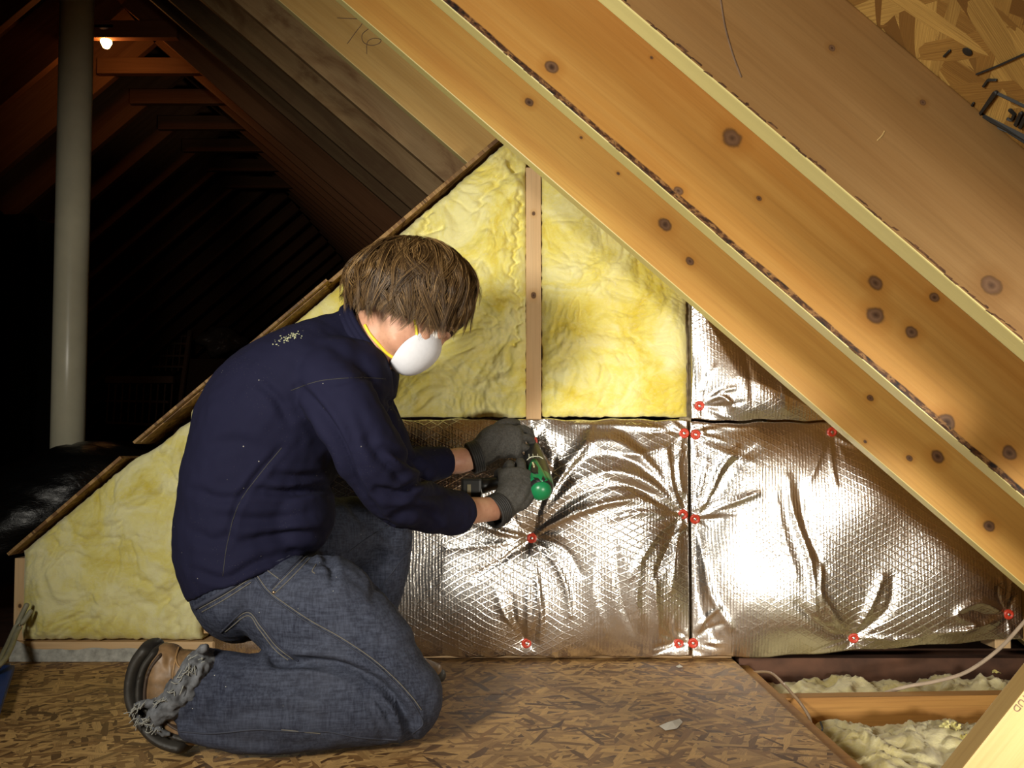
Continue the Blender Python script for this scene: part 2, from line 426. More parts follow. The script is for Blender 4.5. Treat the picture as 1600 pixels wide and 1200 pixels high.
for k in range(4, 21):
    o = rafter_left(k, M['rafter_far'], .085)
    tag(o, ['left slope rafter two in front of the bare bulb', 'left slope rafter one in front of the bare bulb', 'red lit left slope rafter beside the bare bulb'][k - 4] if k < 7 else 'reddish left slope rafter, %s beyond the bare bulb' % ORD[k - 7], 'rafter', 'far rafters of the left slope')
# wane bark chips pressed along the second and third rafters' lower corner
barkm = simple('bark_wane', (.10, .045, .018), .95, scale=120, var=.7, bump=1)
for k, spans, nm in ((-1, [(730, 905), (950, 1010), (1045, 1180), (1300, 1345), (1430, 1470), (1490, 1600)], 1), (-2, [(940, 1600)], 0)):
    bm = bmesh.new(); D = 1.88 + .406 * k - .039
    x_of = lambda px: (px - 800) / F * D
    for a, b in spans:
        x = x_of(a)
        while x < x_of(b):
            l = random.uniform(.006, .02); hgt = random.uniform(.0015, .0042 if nm else .003)
            if random.random() < (.72 if nm else .8):
                lx = (x - RX) / ct + (.0015)
                up = random.uniform(.0004, .004)
                vs = [(lx + random.uniform(-.002, .002), -.0192 - random.uniform(.0002, .0012), up), (lx + l, -.0198, up + random.uniform(-.0003, .001)), (lx + l + random.uniform(-.003, .003), -.0195, up + hgt), (lx + l * .3, -.0194, up + hgt * random.uniform(.6, 1.2))]
                slab(bm, [Vector(v) for v in vs], (0, .0016, 0))
            x += l * random.uniform(.7, 1.1) * ct
    o = obj('bark_edge', bm, barkm, raf[k]); o['kind'] = 'stuff'; tag(o, 'dark strip of bark left on the lower corner')
# pencil number 76 on rafter 1 and a pencil line on rafter 3
def stroke(parent, k, pts, r, name, mat):
    D = 1.88 + .406 * k - .0382; bm = bmesh.new(); par = parent_world(parent).inverted()
    tube(bm, [par @ P(a, b, D) for a, b in smooth2(pts, 5)], r, 1, 5)
    return obj(name, bm, mat, parent)
stroke(raf[1], 1, [(527, 28), (545, 29), (560, 30), (566, 36), (556, 50), (543, 68)], .0009, 'pencil_number', M['grey_ink'])
stroke(raf[1], 1, [(577, 44), (566, 54), (568, 66), (580, 71), (592, 68), (595, 62), (584, 60), (574, 66), (573, 84)], .0009, 'pencil_number', M['grey_ink'])
stroke(raf[-2], -2, [(1126, 0), (1133, 42), (1145, 85), (1158, 120)], .0007, 'pencil_line', M['grey_ink'])
stroke(raf[-2], -2, [(1382, 205), (1378, 212), (1371, 219)], .0008, 'splinter', M['brace'])

# sheathing over both slopes (pieces of the ceiling)
ceilr = empty('ceiling_right'); tag(ceilr, kind='structure')
for j in range(5):
    for i in range(4):
        a0 = i * 1.21; y0 = -1.9 + j * 2.444
        bm = bmesh.new(); box(bm, (a0, y0, 0), (a0 + 1.205, y0 + 2.44, .011))
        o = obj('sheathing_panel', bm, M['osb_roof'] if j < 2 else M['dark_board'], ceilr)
        o.location = (RX, 0, zr(RX) + DEP / ct + .0005); o.rotation_euler = (0, TH, 0)
ceill = empty('ceiling_left'); tag(ceill, kind='structure')
for j in range(5):
    for i in range(4):
        a0 = -.02 + i * 1.1; y0 = -1.9 + j * 2.444
        bm = bmesh.new(); box(bm, (a0, y0, 0), (a0 + 1.09, y0 + 2.44, .011))
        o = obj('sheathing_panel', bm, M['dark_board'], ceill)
        o.location = (RX - 3.3, 0, zr(RX) + DEP / ct + .0005 - 3.3 * SL); o.rotation_euler = (0, -TH, 0)
# ridge board
bm = bmesh.new(); box(bm, (RX - .017, -1.9, zr(RX) - .05), (RX + .017, 10.3, zr(RX) + DEP / ct)); tag(obj('trim_1', bm, M['rafter_far']), kind='structure')

# print on the roof sheathing (top right corner)
def on_roof(px, py, off=.001):
    o = Vector((0, 0, CAMZ)); d = P(px, py, 1) - o
    n_ = Vector((st, 0, ct)); p0 = Vector((RX, 0, zr(RX) + DEP / ct)); t = (p0 - o).dot(n_) / d.dot(n_)
    return o + d * t - n_ * off
def print_lines(lines, name, label):
    bm = bmesh.new()
    for pts, r in lines: tube(bm, [on_roof(*p) for p in pts], r, 1, 4)
    o = obj(name, bm, M['ink']); o.parent = ceilr; return o
print_lines([([(1557, 144), (1532, 178), (1605, 216)], .0038), ([(1557, 144), (1605, 167)], .0022), ([(1522, 160), (1516, 170), (1520, 180), (1545, 193), (1575, 205), (1605, 224)], .0017),
             ([(1538, 134), (1545, 124), (1557, 124)], .002), ([(1579, 171), (1586, 178), (1583, 186), (1576, 185)], .0025), ([(1597, 176), (1589, 194)], .0032),
             ([(1477, 155), (1489, 149)], .0018), ([(1527, 115), (1560, 102), (1600, 84)], .0016), ([(1476, 87), (1485, 78)], .0016), ([(1603, 183), (1596, 198)], .003)], 'printed_stamp', '')
bm = bmesh.new(); ellipsoid(bm, on_roof(1512, 80), [Vector((ct, 0, -st)), Vector((0, 1, 0)), Vector((st, 0, ct))], (.0062, .0062, .001), 12)
obj('printed_dot', bm, M['ink'], ceilr)

# far gable wall
gw = empty('wall_far'); tag(gw, kind='structure')
GY = 10.25
bm = bmesh.new(); slab(bm, [(RX - 3.4, GY, -.1), (RX + 3.4, GY, -.1), (RX + .1, GY, zr(RX) + .15), (RX - .1, GY, zr(RX) + .15)], (0, .02, 0)); obj('sheathing_board', bm, M['dark_board'], gw)
x = P(222, 400, GY).x - .406 * 6
studm = M['rafter_far']
for i in range(16):
    xx = x + .406 * i; top = zr(RX) - .12 - SL * abs(xx - RX)
    if top > .3:
        bm = bmesh.new(); box(bm, (xx - .019, GY - .09, 0), (xx + .019, GY - .001, top)); obj('wall_stud', bm, studm, gw)
for py in (340, 455):
    z = P(300, py, GY).z; hw = (zr(RX) - .12 - z) / SL
    bm = bmesh.new(); box(bm, (RX - hw, GY - .10, z - .03), (RX + hw, GY - .0905, z + .05)); obj('wall_girt', bm, studm, gw)
# near gable behind the photographer (closes the attic)
bm = bmesh.new(); slab(bm, [(RX - 3.4, -1.92, -.1), (RX + 3.5, -1.92, -.1), (RX + .1, -1.92, zr(RX) + .15), (RX - .1, -1.92, zr(RX) + .15)], (0, .02, 0)); tag(obj('wall_near', bm, M['dark_board']), kind='structure')

# collar ties
for k in range(6, 13):
    D = 1.88 + .406 * k; z = 2.616
    bm = bmesh.new(); box(bm, (-.30, -.019, 0), (.30, .019, .089), .002)
    o = obj('collar_tie', bm, M['rafter_far']); o.location = (RX, D - .057, z)
    tag(o, ['lit collar tie that carries the bare bulb', 'reddish collar tie just beyond the bare bulb'][k - 6] if k < 8 else 'dark collar tie, %s beyond the bare bulb' % ORD[k - 7], 'beam', 'collar ties under the ridge')

# floor
fl = empty('floor'); tag(fl, kind='structure')
FX = .557
panels = [(-1.883, FX, .652, 1.869), (-1.883, FX, 1.8705, 2.32), (-1.883, FX, -.57, .6505), (-1.883, FX, -1.9, -.5715)]
for x0, x1, y0, y1 in panels:
    bm = bmesh.new(); box(bm, (x0, y0, -.018), (x1, y1, 0), .0012); obj('floor_panel', bm, M['osb_floor'], fl)
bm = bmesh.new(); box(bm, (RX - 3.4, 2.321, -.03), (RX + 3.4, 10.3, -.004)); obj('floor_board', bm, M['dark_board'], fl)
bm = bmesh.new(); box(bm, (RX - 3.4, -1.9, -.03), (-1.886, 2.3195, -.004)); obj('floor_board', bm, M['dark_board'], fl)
bm = bmesh.new(); box(bm, (FX + .001, -1.9, -.26), (1.9, 2.32, -.24)); obj('ceiling_board_below', bm, M['dark_board'], fl)
# painted green edge of the floor panel
bm = bmesh.new(); box(bm, (FX, .3, -.0175), (FX + .0012, 2.2, -.002)); obj('painted_edge', bm, simple('green_edge_paint', (.10, .20, .10), .7), fl)

# header under the wall, joist in the open bay
bm = bmesh.new(); box(bm, (FX + .02, 2.205, -.235), (1.7, 2.245, -.002), .001)
tag(obj('rim_board', bm, M['dark_board']), 'dark rim board under the foil wall above the open floor bay', 'beam')
bm = bmesh.new(); box(bm, (-.6, -.02, -.20), (.6, .02, 0), .002)
o = obj('floor_joist', bm, M['joist']); o.location = (1.17, 1.945, -.016); o.rotation_euler = (0, R(-.6), R(.8)); tag(o, 'yellow wooden joist crossing the open floor bay full of insulation', 'joist')
bm = bmesh.new(); box(bm, (.565, -1.5, -.20), (.60, 2.2, -.0185), .002)
tag(obj('floor_joist', bm, M['joist']), 'joist carrying the cut edge of the floor panel', 'joist')

# ================================================================= FRAMED WALL
WY = 2.175
wall = empty('wall_back'); tag(wall, kind='structure')
def diag_y(px): return 865 + (px - 30) * (222 - 865) / (785 - 30)
def rline(px): return 200 + .87 * (px - 774)
def stud(px0, px1, pyt, pyb, dy=0, name='wall_stud', mat=None):
    a = P(px0, pyb, WY); b = P(px1, pyt, WY); L = b.z - max(a.z, .001)
    bm = bmesh.new(); box(bm, (0, 0, -(b.x - a.x) / 2), (L, .068, (b.x - a.x) / 2), .0018)
    o = obj(name, bm, mat or M['stud'], wall); o.location = ((a.x + b.x) / 2, WY + dy, b.z); o.rotation_euler = (0, R(90), 0); return o
stud(20, 42, 872, 1001)
stud(318, 334, 610, 990)
stud(578, 599, 412, 655, -.002)
stud(822, 845, 263, 655, -.008)
stud(1066, 1080, 470, 1018, .012, mat=simple('grey_wood', (.30, .24, .15), .8, scale=60, var=.4))
for px in (1324, 1570): stud(px - 11, px + 11, rline(px) - 10, 1015, .012)
a = P(20, 1018, WY - .004); b = P(334, 990, WY - .004)
bm = bmesh.new(); box(bm, (a.x, WY - .012, .001), (b.x, WY + .06, .048), .002); obj('bottom_plate', bm, M['stud'], wall)
bm = bmesh.new(); box(bm, (b.x + .002, WY + .020, .001), (FX, WY + .07, .036), .002); obj('bottom_plate', bm, M['stud'], wall)
# mortar smeared along the plate
bm = bmesh.new(); r = bmesh.ops.create_grid(bm, x_segments=140, y_segments=12, size=.5)
for v in bm.verts:
    t = v.co.x + .5; s = v.co.y + .5; x_ = a.x + (b.x - a.x) * t
    top = .030 + .014 * noise.noise(Vector((x_ * 14, 3, 0))) + (.03 * max(0, 1 - t * 9))
    z_ = .0008 + s * top
    v.co = Vector((x_, WY - .0135 - .006 * (1 - s) - .0025 * max(0, noise.fractal(Vector((x_ * 70, z_ * 90, 1)), .6, 2, 4)), z_))
bmesh.ops.recalc_face_normals(bm, faces=bm.faces)
o = obj('mortar_smear', bm, M['mortar'], wall, True)
o = tag(o, 'grey crusty mortar')
# sloping top board of the wall (two lengths)
def slope_board(p0, p1, th, y0, y1, name):
    A = P(p0[0], p0[1], WY); B = P(p1[0], p1[1], WY); d = (B - A); L = math.hypot(d.x, d.z)
    bm = bmesh.new(); box(bm, (0, y0 - WY, 0), (L, y1 - WY, th), .001)
    o = obj(name, bm, M['osb_strip'], wall); o.location = (A.x, WY, A.z); o.rotation_euler = (0, -math.atan2(d.z, d.x), 0); return o
slope_board((26, 866), (200, 716), .008, WY - .035, WY + .075, 'sloping_board')
slope_board((226, 694), (520, 446), .007, WY - .06, WY + .075, 'sloping_board')
slope_board((232, 692), (516, 452), .006, WY - .045, WY + .05, 'sloping_board')
slope_board((500, 462), (792, 214), .010, WY - .02, WY + .075, 'sloping_board')

# ---- insulation batts (heightfields with a real thickness)
def batt(name, px0, px1, top, bot, front, nx, label, mat, seed, cracks=(), bulge=.022, lump=.020):
    nzv = None; x0 = P(px0, 800, WY).x; x1 = P(px1, 800, WY).x
    H = max(abs(P((px0 + px1) / 2, bot((px0 + px1) / 2), WY).z - P((px0 + px1) / 2, top((px0 + px1) / 2), WY).z), .1)
    ny = int(nx * H / (x1 - x0)); ny = min(max(ny, 20), 220)
    verts = np.zeros(((nx + 1) * (ny + 1), 3)); k = 0
    for i in range(nx + 1):
        px = px0 + (px1 - px0) * i / nx; zt = P(px, top(px), WY).z; zb = P(px, bot(px), WY).z; x = x0 + (x1 - x0) * i / nx
        for j in range(ny + 1):
            t = j / ny; verts[k] = (x, 0, zb + (zt - zb) * t); k += 1
    px, py = 800 + F * verts[:, 0] / WY, 710 - F * (verts[:, 2] - CAMZ) / WY
    out = np.zeros(len(verts))
    for q in range(len(verts)):
        i, j = divmod(q, ny + 1); v = verts[q]
        e = min(i, nx - i) * (x1 - x0) / nx; zt = verts[i * (ny + 1) + ny][2]; zb = verts[i * (ny + 1)][2]
        e = min(e, v[2] - zb, zt - v[2]); ed = 1 - math.exp(-max(e, 0) / .012)
        p = Vector((v[0] * 6 + seed, v[2] * 6, seed)); 
        p = p + noise.noise_vector(p * 1.3) * .5
        n1 = noise.fractal(p, .7, 2.1, 5)
        n2 = 1 - abs(noise.noise(p * 2.4 + Vector((3, 1, 0)))) * 2.2
        n3 = abs(noise.noise(p * 4.1 + Vector((9, 5, 0))))
        out[q] = bulge * ed + ed * (lump * .75 * n1 - lump * .55 * max(0, n2 - .62) + lump * .35 * n3) + .0016 * noise.fractal(p * 14, .7, 2, 3)
        if e < .002:
            verts[q][0] += .003 * noise.noise(p * 9); verts[q][2] += .004 * noise.noise(p * 9 + Vector((4, 4, 4)))
    for pts, amp, wd in cracks:
        d, t = seg_dist(px + 3 * np.sin(py * .21) + 2 * np.sin(py * .47), py, smooth2(pts, 4)); out -= amp * np.exp(-(d / wd) ** 2)
    verts[:, 1] = front - out
    bm = bmesh.new(); vs = [bm.verts.new(v) for v in verts]; g = lambda i, j: vs[i * (ny + 1) + j]
    for i in range(nx):
        for j in range(ny): bm.faces.new((g(i, j), g(i + 1, j), g(i + 1, j + 1), g(i, j + 1)))
    ring = [g(i, 0) for i in range(nx + 1)] + [g(nx, j) for j in range(1, ny + 1)] + [g(i, ny) for i in range(nx - 1, -1, -1)] + [g(0, j) for j in range(ny - 1, 0, -1)]
    back = [bm.verts.new((v.co.x, WY + .05, v.co.z)) for v in ring]
    for i in range(len(ring)): bm.faces.new((ring[i], back[i], back[(i + 1) % len(ring)], ring[(i + 1) % len(ring)]))
    bm.faces.new(back)
    bmesh.ops.recalc_face_normals(bm, faces=bm.faces)
    o = obj(name, bm, mat, None, True); tag(o, label, 'insulation', 'yellow insulation batts in the wall'); return o
BY = 2.17
batt('insulation_batt', 42, 318, lambda x: diag_y(x) + 5 + (12 if 205 < x < 300 else 0) * min(1, max(0, (x - 205) / 40)), lambda x: 998, BY, 120, 'pale yellow insulation batt at the low left corner behind the kneeling person', M['batt_left'], 3,
     [([(250, 690), (285, 660), (318, 655)], .02, 5), ([(225, 900), (270, 930), (282, 975)], .008, 7)])
batt('insulation_batt', 334, 578, lambda x: diag_y(x) + 6, lambda x: 655, BY, 80, 'yellow insulation strip showing above the person\'s back and collar', M['batt'], 21)
batt('insulation_batt', 599, 822, lambda x: diag_y(x) + 7, lambda x: 652, BY, 130, 'yellow insulation batt under the peak, beside the person\'s head', M['batt'], 5,
     [([(812, 300), (808, 380), (800, 430), (812, 470), (805, 540)], .014, 3.5), ([(672, 330), (660, 365), (690, 352)], .015, 5), ([(798, 252), (800, 260)], .03, 6), ([(700, 300), (740, 330), (760, 300), (806, 262)], .010, 5)], lump=.022)
batt('insulation_batt', 847, 1074, lambda x: rline(x) - 22, lambda x: 651, BY, 130, 'yellow insulation batt right of the bare stud, cut square beside the grey stud', M['batt'], 12, lump=.016)

# ---- foil faced panels
screws = [(1093, 634, 'upper right panel, just above the junction of the foil panels'), (1069, 677, 'left panel, top right corner by the panel junction'),
          (1087, 679, 'right panel, top left corner by the panel junction'), (1300, 675, 'top edge of the right foil panel close under the rafter'),
          (1067, 804, 'left panel, halfway down its right edge'), (1086, 811, 'right panel, halfway down its left edge'),
          (831, 841, 'middle of the left foil panel where long wrinkles meet'), (833, 690, 'left foil panel at the tip of the driver'),
          (823, 1005, 'bottom edge of the left foil panel near the knee'), (1061, 1005, 'bottom right corner of the left foil panel'),
          (1083, 1005, 'bottom left corner of the right foil panel'), (1334, 997, 'bottom edge of the right foil panel above the open floor'),
          (1576, 960, 'far low end of the right foil panel by the rafter')]
def wxz(px, py): p = P(px, py, 2.16); return (p.x, p.z)
def arc(a, b, h, side=0, n=9):      # a -> b bulging upwards by h px
    out = []
    for i in range(n):
        t = i / (n - 1); out.append((a[0] + (b[0] - a[0]) * t + side * math.sin(math.pi * t), a[1] + (b[1] - a[1]) * t - h * math.sin(math.pi * t) ** .8))
    return out
S = {i: (s[0], s[1]) for i, s in enumerate(screws)}
cre = []
for h, am in ((38, .0030), (62, -.0034), (85, .0040), (112, -.0036), (135, .0032), (160, -.0024)):
    cre.append((arc(S[6], S[4], h, -h * .1), am, 5.5 + h * .02))
for pts, am, wd in [([(831, 841), (850, 790), (880, 740), (910, 700), (925, 670)], .005, 6), ([(831, 841), (842, 800), (862, 740), (872, 690)], -.004, 5), ([(831, 841), (870, 815), (930, 790), (1000, 775)], .004, 5),
                    ([(831, 841), (838, 900), (846, 960), (843, 1000)], .0045, 5), ([(831, 841), (865, 875), (885, 920), (890, 960)], .004, 5), ([(831, 841), (880, 855), (910, 900)], -.003, 5),
                    ([(831, 841), (826, 900), (824, 1000)], .003, 4), ([(831, 841), (780, 830), (740, 815)], .004, 5), ([(831, 841), (790, 870), (740, 900)], -.004, 6), ([(831, 841), (770, 850), (700, 856)], .003, 5),
                    ([(1067, 804), (1030, 830), (1000, 870), (985, 900)], .005, 6), ([(1067, 804), (1045, 850), (1022, 900)], -.0045, 6), ([(1067, 804), (1056, 860), (1050, 920)], .004, 5),
                    ([(1067, 804), (1050, 760), (1045, 720), (1040, 700)], .0045, 5), ([(1067, 804), (1030, 785), (990, 760), (950, 750)], -.004, 6), ([(1067, 804), (1000, 800), (950, 810)], .0035, 6),
                    ([(1000, 880), (992, 930), (1000, 980)], .004, 7), ([(1020, 890), (1025, 950), (1030, 995)], .0035, 6), ([(930, 860), (925, 920), (945, 990)], .003, 8), ([(960, 850), (970, 930), (990, 985)], -.003, 7),
                    ([(1069, 677), (1020, 668), (960, 664), (900, 662)], .004, 5), ([(1069, 677), (1060, 720), (1066, 770)], .004, 5), ([(1069, 677), (1040, 700), (990, 710), (940, 705)], .0035, 7),
                    ([(823, 1005), (790, 960), (775, 920)], .003, 5), ([(823, 1005), (805, 970), (800, 930)], -.003, 5), ([(823, 1005), (835, 960), (838, 930)], .003, 5),
                    # right panel
                    ([(1086, 811), (1110, 770), (1125, 730), (1150, 700)], .005, 5), ([(1086, 811), (1105, 790), (1140, 730), (1180, 700)], -.0045, 6), ([(1086, 811), (1130, 790), (1180, 770)], .004, 5),
                    ([(1086, 811), (1095, 760), (1105, 720)], .004, 4), ([(1086, 811), (1100, 880), (1110, 930), (1140, 980)], .005, 6), ([(1086, 811), (1090, 900), (1100, 960), (1120, 1000)], -.004, 6),
                    ([(1087, 679), (1120, 668), (1180, 666)], .004, 5), ([(1087, 679), (1110, 700), (1170, 720)], .003, 7),
                    ([(1228, 745), (1236, 800), (1262, 880), (1270, 960)], .005, 6), ([(1245, 760), (1258, 830), (1285, 890)], -.004, 6), ([(1210, 770), (1222, 840), (1240, 900)], .003, 7), ([(1280, 870), (1276, 920), (1282, 950)], .004, 5),
                    ([(1300, 675), (1296, 720), (1302, 760)], .0035, 4), ([(1300, 675), (1280, 710), (1262, 750)], .003, 5), ([(1300, 675), (1318, 690), (1345, 700)], .004, 4),
                    ([(1334, 997), (1300, 960), (1278, 925)], .004, 5), ([(1334, 997), (1360, 940), (1375, 900)], .005, 6), ([(1334, 997), (1385, 950), (1392, 900)], -.004, 6), ([(1334, 997), (1390, 1000), (1440, 996)], .004, 5), ([(1334, 997), (1290, 985), (1240, 940)], -.003, 6),
                    ([(1576, 960), (1530, 940), (1500, 950)], .005, 6), ([(1576, 960), (1540, 975), (1500, 985), (1460, 990)], .005, 6), ([(1576, 960), (1570, 920), (1560, 900)], .004, 4), ([(1510, 940), (1490, 960), (1520, 975), (1500, 990)], .004, 6),
                    # upper panel
                    ([(1093, 634), (1100, 600), (1112, 575)], .004, 5), ([(1093, 634), (1125, 620), (1145, 635)], .005, 5), ([(1093, 634), (1090, 600), (1088, 560)], .003, 4), ([(1210, 560), (1220, 600), (1228, 640)], .003, 6), ([(1160, 540), (1170, 590), (1175, 630)], -.003, 6)]:
    cre.append((pts, am, wd))
rr = random.Random(3)
for i, s in enumerate(screws):
    for _ in range(9):
        a = rr.uniform(0, 6.28); l = rr.uniform(28, 75); b = rr.uniform(-.35, .35)
        pts = [(s[0] + l * t * math.cos(a + b * t), s[1] + l * t * math.sin(a + b * t)) for t in (.12, .35, .6, .8, 1)]
        cre.append((pts, rr.choice((-1, 1)) * rr.uniform(.0012, .0028), rr.uniform(2.6, 4.5)))
def foil(px0, px1, top, bot, nx, label, step=.0035):
    x0 = P(px0, 800, 2.16).x; x1 = P(px1, 800, 2.16).x; nx = int((x1 - x0) / step)
    zt = np.array([P(px0 + (px1 - px0) * i / nx, top(px0 + (px1 - px0) * i / nx), 2.16).z for i in range(nx + 1)])
    zb = np.array([P(px0 + (px1 - px0) * i / nx, bot(px0 + (px1 - px0) * i / nx), 2.16).z for i in range(nx + 1)])
    ny = int((zt.max() - zb.min()) / step)
    X = np.repeat(np.linspace(x0, x1, nx + 1)[:, None], ny + 1, 1); T = np.linspace(0, 1, ny + 1)[None, :]
    Z = zb[:, None] + np.maximum(zt - zb, .004)[:, None] * T
    v3 = np.stack([X.ravel(), np.full(X.size, 2.16), Z.ravel()], 1); px, py = to_px(v3); px = px.reshape(X.shape); py = py.reshape(X.shape)
    e = np.minimum(np.minimum(X - x0, x1 - X), np.minimum(Z - zb[:, None], zt[:, None] - Z)); e = np.maximum(e, 0)
    wv = .004 * (np.sin(X * 17 + 2 * np.sin(Z * 9)) + np.sin(Z * 13 + X * 7 + 1.3))
    h = .004 + (.030 + wv) * (1 - np.exp(-(e / .055) ** 1.1)) 
    for s in screws:
        d = np.hypot((px - s[0]), (py - s[1])) * 2.16 / F
        h = .0015 + (h - .0015) * (1 - np.exp(-(d / .055) ** 1.15)) if True else h
    for pts, amp, wd in cre:
        sp = smooth2(pts, 3); xs = [p[0] for p in sp]; ys = [p[1] for p in sp]; k = 3 * wd
        m = (px > min(xs) - k) & (px < max(xs) + k) & (py > min(ys) - k) & (py < max(ys) + k)
        if m.sum() < 3: continue
        d, t = seg_dist(px[m], py[m], sp)
        lim = 1 - np.exp(-(e[m] / .006))
        h[m] += lim * amp * np.exp(-np.abs(d / wd) ** 1.6) * np.clip(np.sin(np.pi * (t * .88 + .06)), 0, 1) ** .5 * (1 + .3 * t)
    Y = 2.172 - h
    nX, nZ = X.shape; vid = np.arange(nX * nZ).reshape(nX, nZ)
    verts = np.stack([X.ravel(), Y.ravel(), Z.ravel()], 1)
    faces = np.stack([vid[:-1, :-1].ravel(), vid[1:, :-1].ravel(), vid[1:, 1:].ravel(), vid[:-1, 1:].ravel()], 1)
    ring = list(vid[:, 0]) + list(vid[-1, 1:]) + list(vid[::-1, -1][1:]) + list(vid[0, ::-1][1:-1])
    bk = verts[ring].copy(); bk[:, 1] = 2.1745; base = len(verts); n = len(ring)
    side = [(ring[i], base + i, base + (i + 1) % n, ring[(i + 1) % n]) for i in range(n)]
    me = bpy.data.meshes.new('foil_panel'); me.from_pydata(np.vstack([verts, bk]).tolist(), [], faces.tolist() + [tuple(int(q) for q in s) for s in side] + [tuple(range(base + n - 1, base - 1, -1))]); me.update()
    o = link('foil_panel', me, M['foil']); tag(o, label, 'panel', 'foil faced insulation panels'); return o
fw = lambda a, s: (lambda x: a + 1.2 * math.sin(x * .05 + s) + .8 * math.sin(x * .13 + s))
fpan = [foil(333, 1076.5, fw(655, 0), fw(1027.5, 2), 0, 'silver foil insulation panel the person is fastening, left of the vertical seam'),
        foil(1081, 1597, lambda x: max(fw(660, 1)(x), rline(x) - 14), lambda x: 1028 - max(0, x - 1200) * .075 + 1.2 * math.sin(x * .06), 0, 'silver foil insulation panel right of the vertical seam with the white glare'),
        foil(1083, 1330, lambda x: min(rline(x) - 14, 640), fw(656, 1), 0, 'small silver foil panel above the horizontal seam, under the rafter')]
# screws with red plastic washers
trees = [bvh_of(o) for o in fpan]
for i, (px, py, where) in enumerate(screws):
    best = None
    for t in trees:
        h, n_ = cast(t, px, py, 0)
        if h is not None and (best is None or h.y < best.y): best = h
    p = best or P(px, py, 2.165)
    e = empty('cap_screw', (p.x, 2.168, p.z)); y0 = p.y - 2.168
    bm = bmesh.new()
    prof = [(.0034, .0014), (.0060, .0010), (.0076, .0034), (.0098, .0036), (.0122, .0022), (.0128, .0005), (.0128, -.0015)]
    rings = [[bm.verts.new((r_ * math.cos(q * math.pi / 12), y0 - h_, r_ * math.sin(q * math.pi / 12))) for q in range(24)] for r_, h_ in prof]
    for r0, r1 in zip(rings[:-1], rings[1:]):
        for q in range(24): bm.faces.new((r0[q], r0[(q + 1) % 24], r1[(q + 1) % 24], r1[q]))
    bm.faces.new(rings[0]); bmesh.ops.recalc_face_normals(bm, faces=bm.faces)
    obj('washer', bm, M['red'], e, True)
    bm = bmesh.new(); ellipsoid(bm, (0, y0 - .0022, 0), [Vector((1, 0, 0)), Vector((0, 1, 0)), Vector((0, 0, 1))], (.0042, .0020, .0042), 14)
    box(bm, (-.0012, y0 - .003, -.0012), (.0012, .006 , .0012)); obj('screw', bm, M['zinc'], e, False)
    e.rotation_euler = (rr.uniform(-.12, .12), 0, rr.uniform(-.12, .12))
    tag(e, 'red capped screw in the ' + where, 'screw', 'red capped screws holding the foil panels')

# ================================================================= OPEN FLOOR BAY
def wool(name, x0, x1, y0, y1, z0, amp, nx, ny, label, seed, mat, slope=0):
    bm = bmesh.new(); g = []
    for i in range(nx + 1):
        row = []
        for j in range(ny + 1):
            x = x0 + (x1 - x0) * i / nx; y = y0 + (y1 - y0) * j / ny
            p = Vector((x * 7 + seed, y * 7, seed)); p += noise.noise_vector(p * 1.1) * .8
            e = min(i, nx - i, j * 1.5, (ny - j) * 1.5) / 10; ed = min(1, e) ** .5
            z = z0 + slope * (x - x0) + amp * (.9 * noise.fractal(p, .7, 2.1, 5) + .9 * abs(noise.noise(p * 2.3)) - .8 * max(0, .25 - abs(noise.noise(p * 1.7)))) * ed - .04 * (1 - ed) + .0055 * noise.fractal(p * 6, .75, 2.1, 5)
            row.append(bm.verts.new((x, y, z)))
        g.append(row)
    for i in range(nx):
        for j in range(ny): bm.faces.new((g[i][j], g[i + 1][j], g[i + 1][j + 1], g[i][j + 1]))
    ring = [g[i][0] for i in range(nx + 1)] + [g[nx][j] for j in range(1, ny + 1)] + [g[i][ny] for i in range(nx - 1, -1, -1)] + [g[0][j] for j in range(ny - 1, 0, -1)]
    back = [bm.verts.new((v.co.x, v.co.y, -.238)) for v in ring]
    for i in range(len(ring)): bm.faces.new((ring[i], back[i], back[(i + 1) % len(ring)], ring[(i + 1) % len(ring)]))
    bm.faces.new(back); bmesh.ops.recalc_face_normals(bm, faces=bm.faces)
    o = obj(name, bm, mat, None, True); tag(o, label, 'insulation', 'insulation in the open floor bay'); return o
wool('loose_insulation', .615, 1.55, 1.97, 2.21, -.050, .028, 130, 44, 'grey yellow loose insulation between the joist and the foil wall', 4, M['batt_old'])
wool('loose_insulation', .615, 1.40, 1.15, 1.915, -.060, .026, 120, 110, 'grey yellow loose insulation in front of the open bay joist', 9, M['batt_old'])
# small yellow tufts
for (px, py, s_, lb) in ((1487, 1135, .016, 'bright yellow tuft of wool lying on the old insulation'), (1512, 1152, .013, 'pale yellow tuft of wool beside the diagonal board'), (1556, 1050, .012, 'little curled tuft by the cable beyond the joist')):
    bm = bmesh.new(); o_ = Vector((0, 0, CAMZ)); d = P(px, py, 1) - o_; c = o_ + d * ((-.036 - CAMZ) / d.z)
    for q in range(26): ellipsoid(bm, c + Vector((rr.uniform(-1, 1), rr.uniform(-1, 1), rr.uniform(-.3, .5))) * s_ * .9, [Vector((1, 0, 0)), Vector((0, 1, 0)), Vector((0, 0, 1))], (s_ * rr.uniform(.15, .4), s_ * .22, s_ * rr.uniform(.1, .25)), 8)
    o = remesh('wool_tuft', bm, .0018, M['batt'], 2); folds(o, [], .003, 60); tag(o, lb, 'insulation')
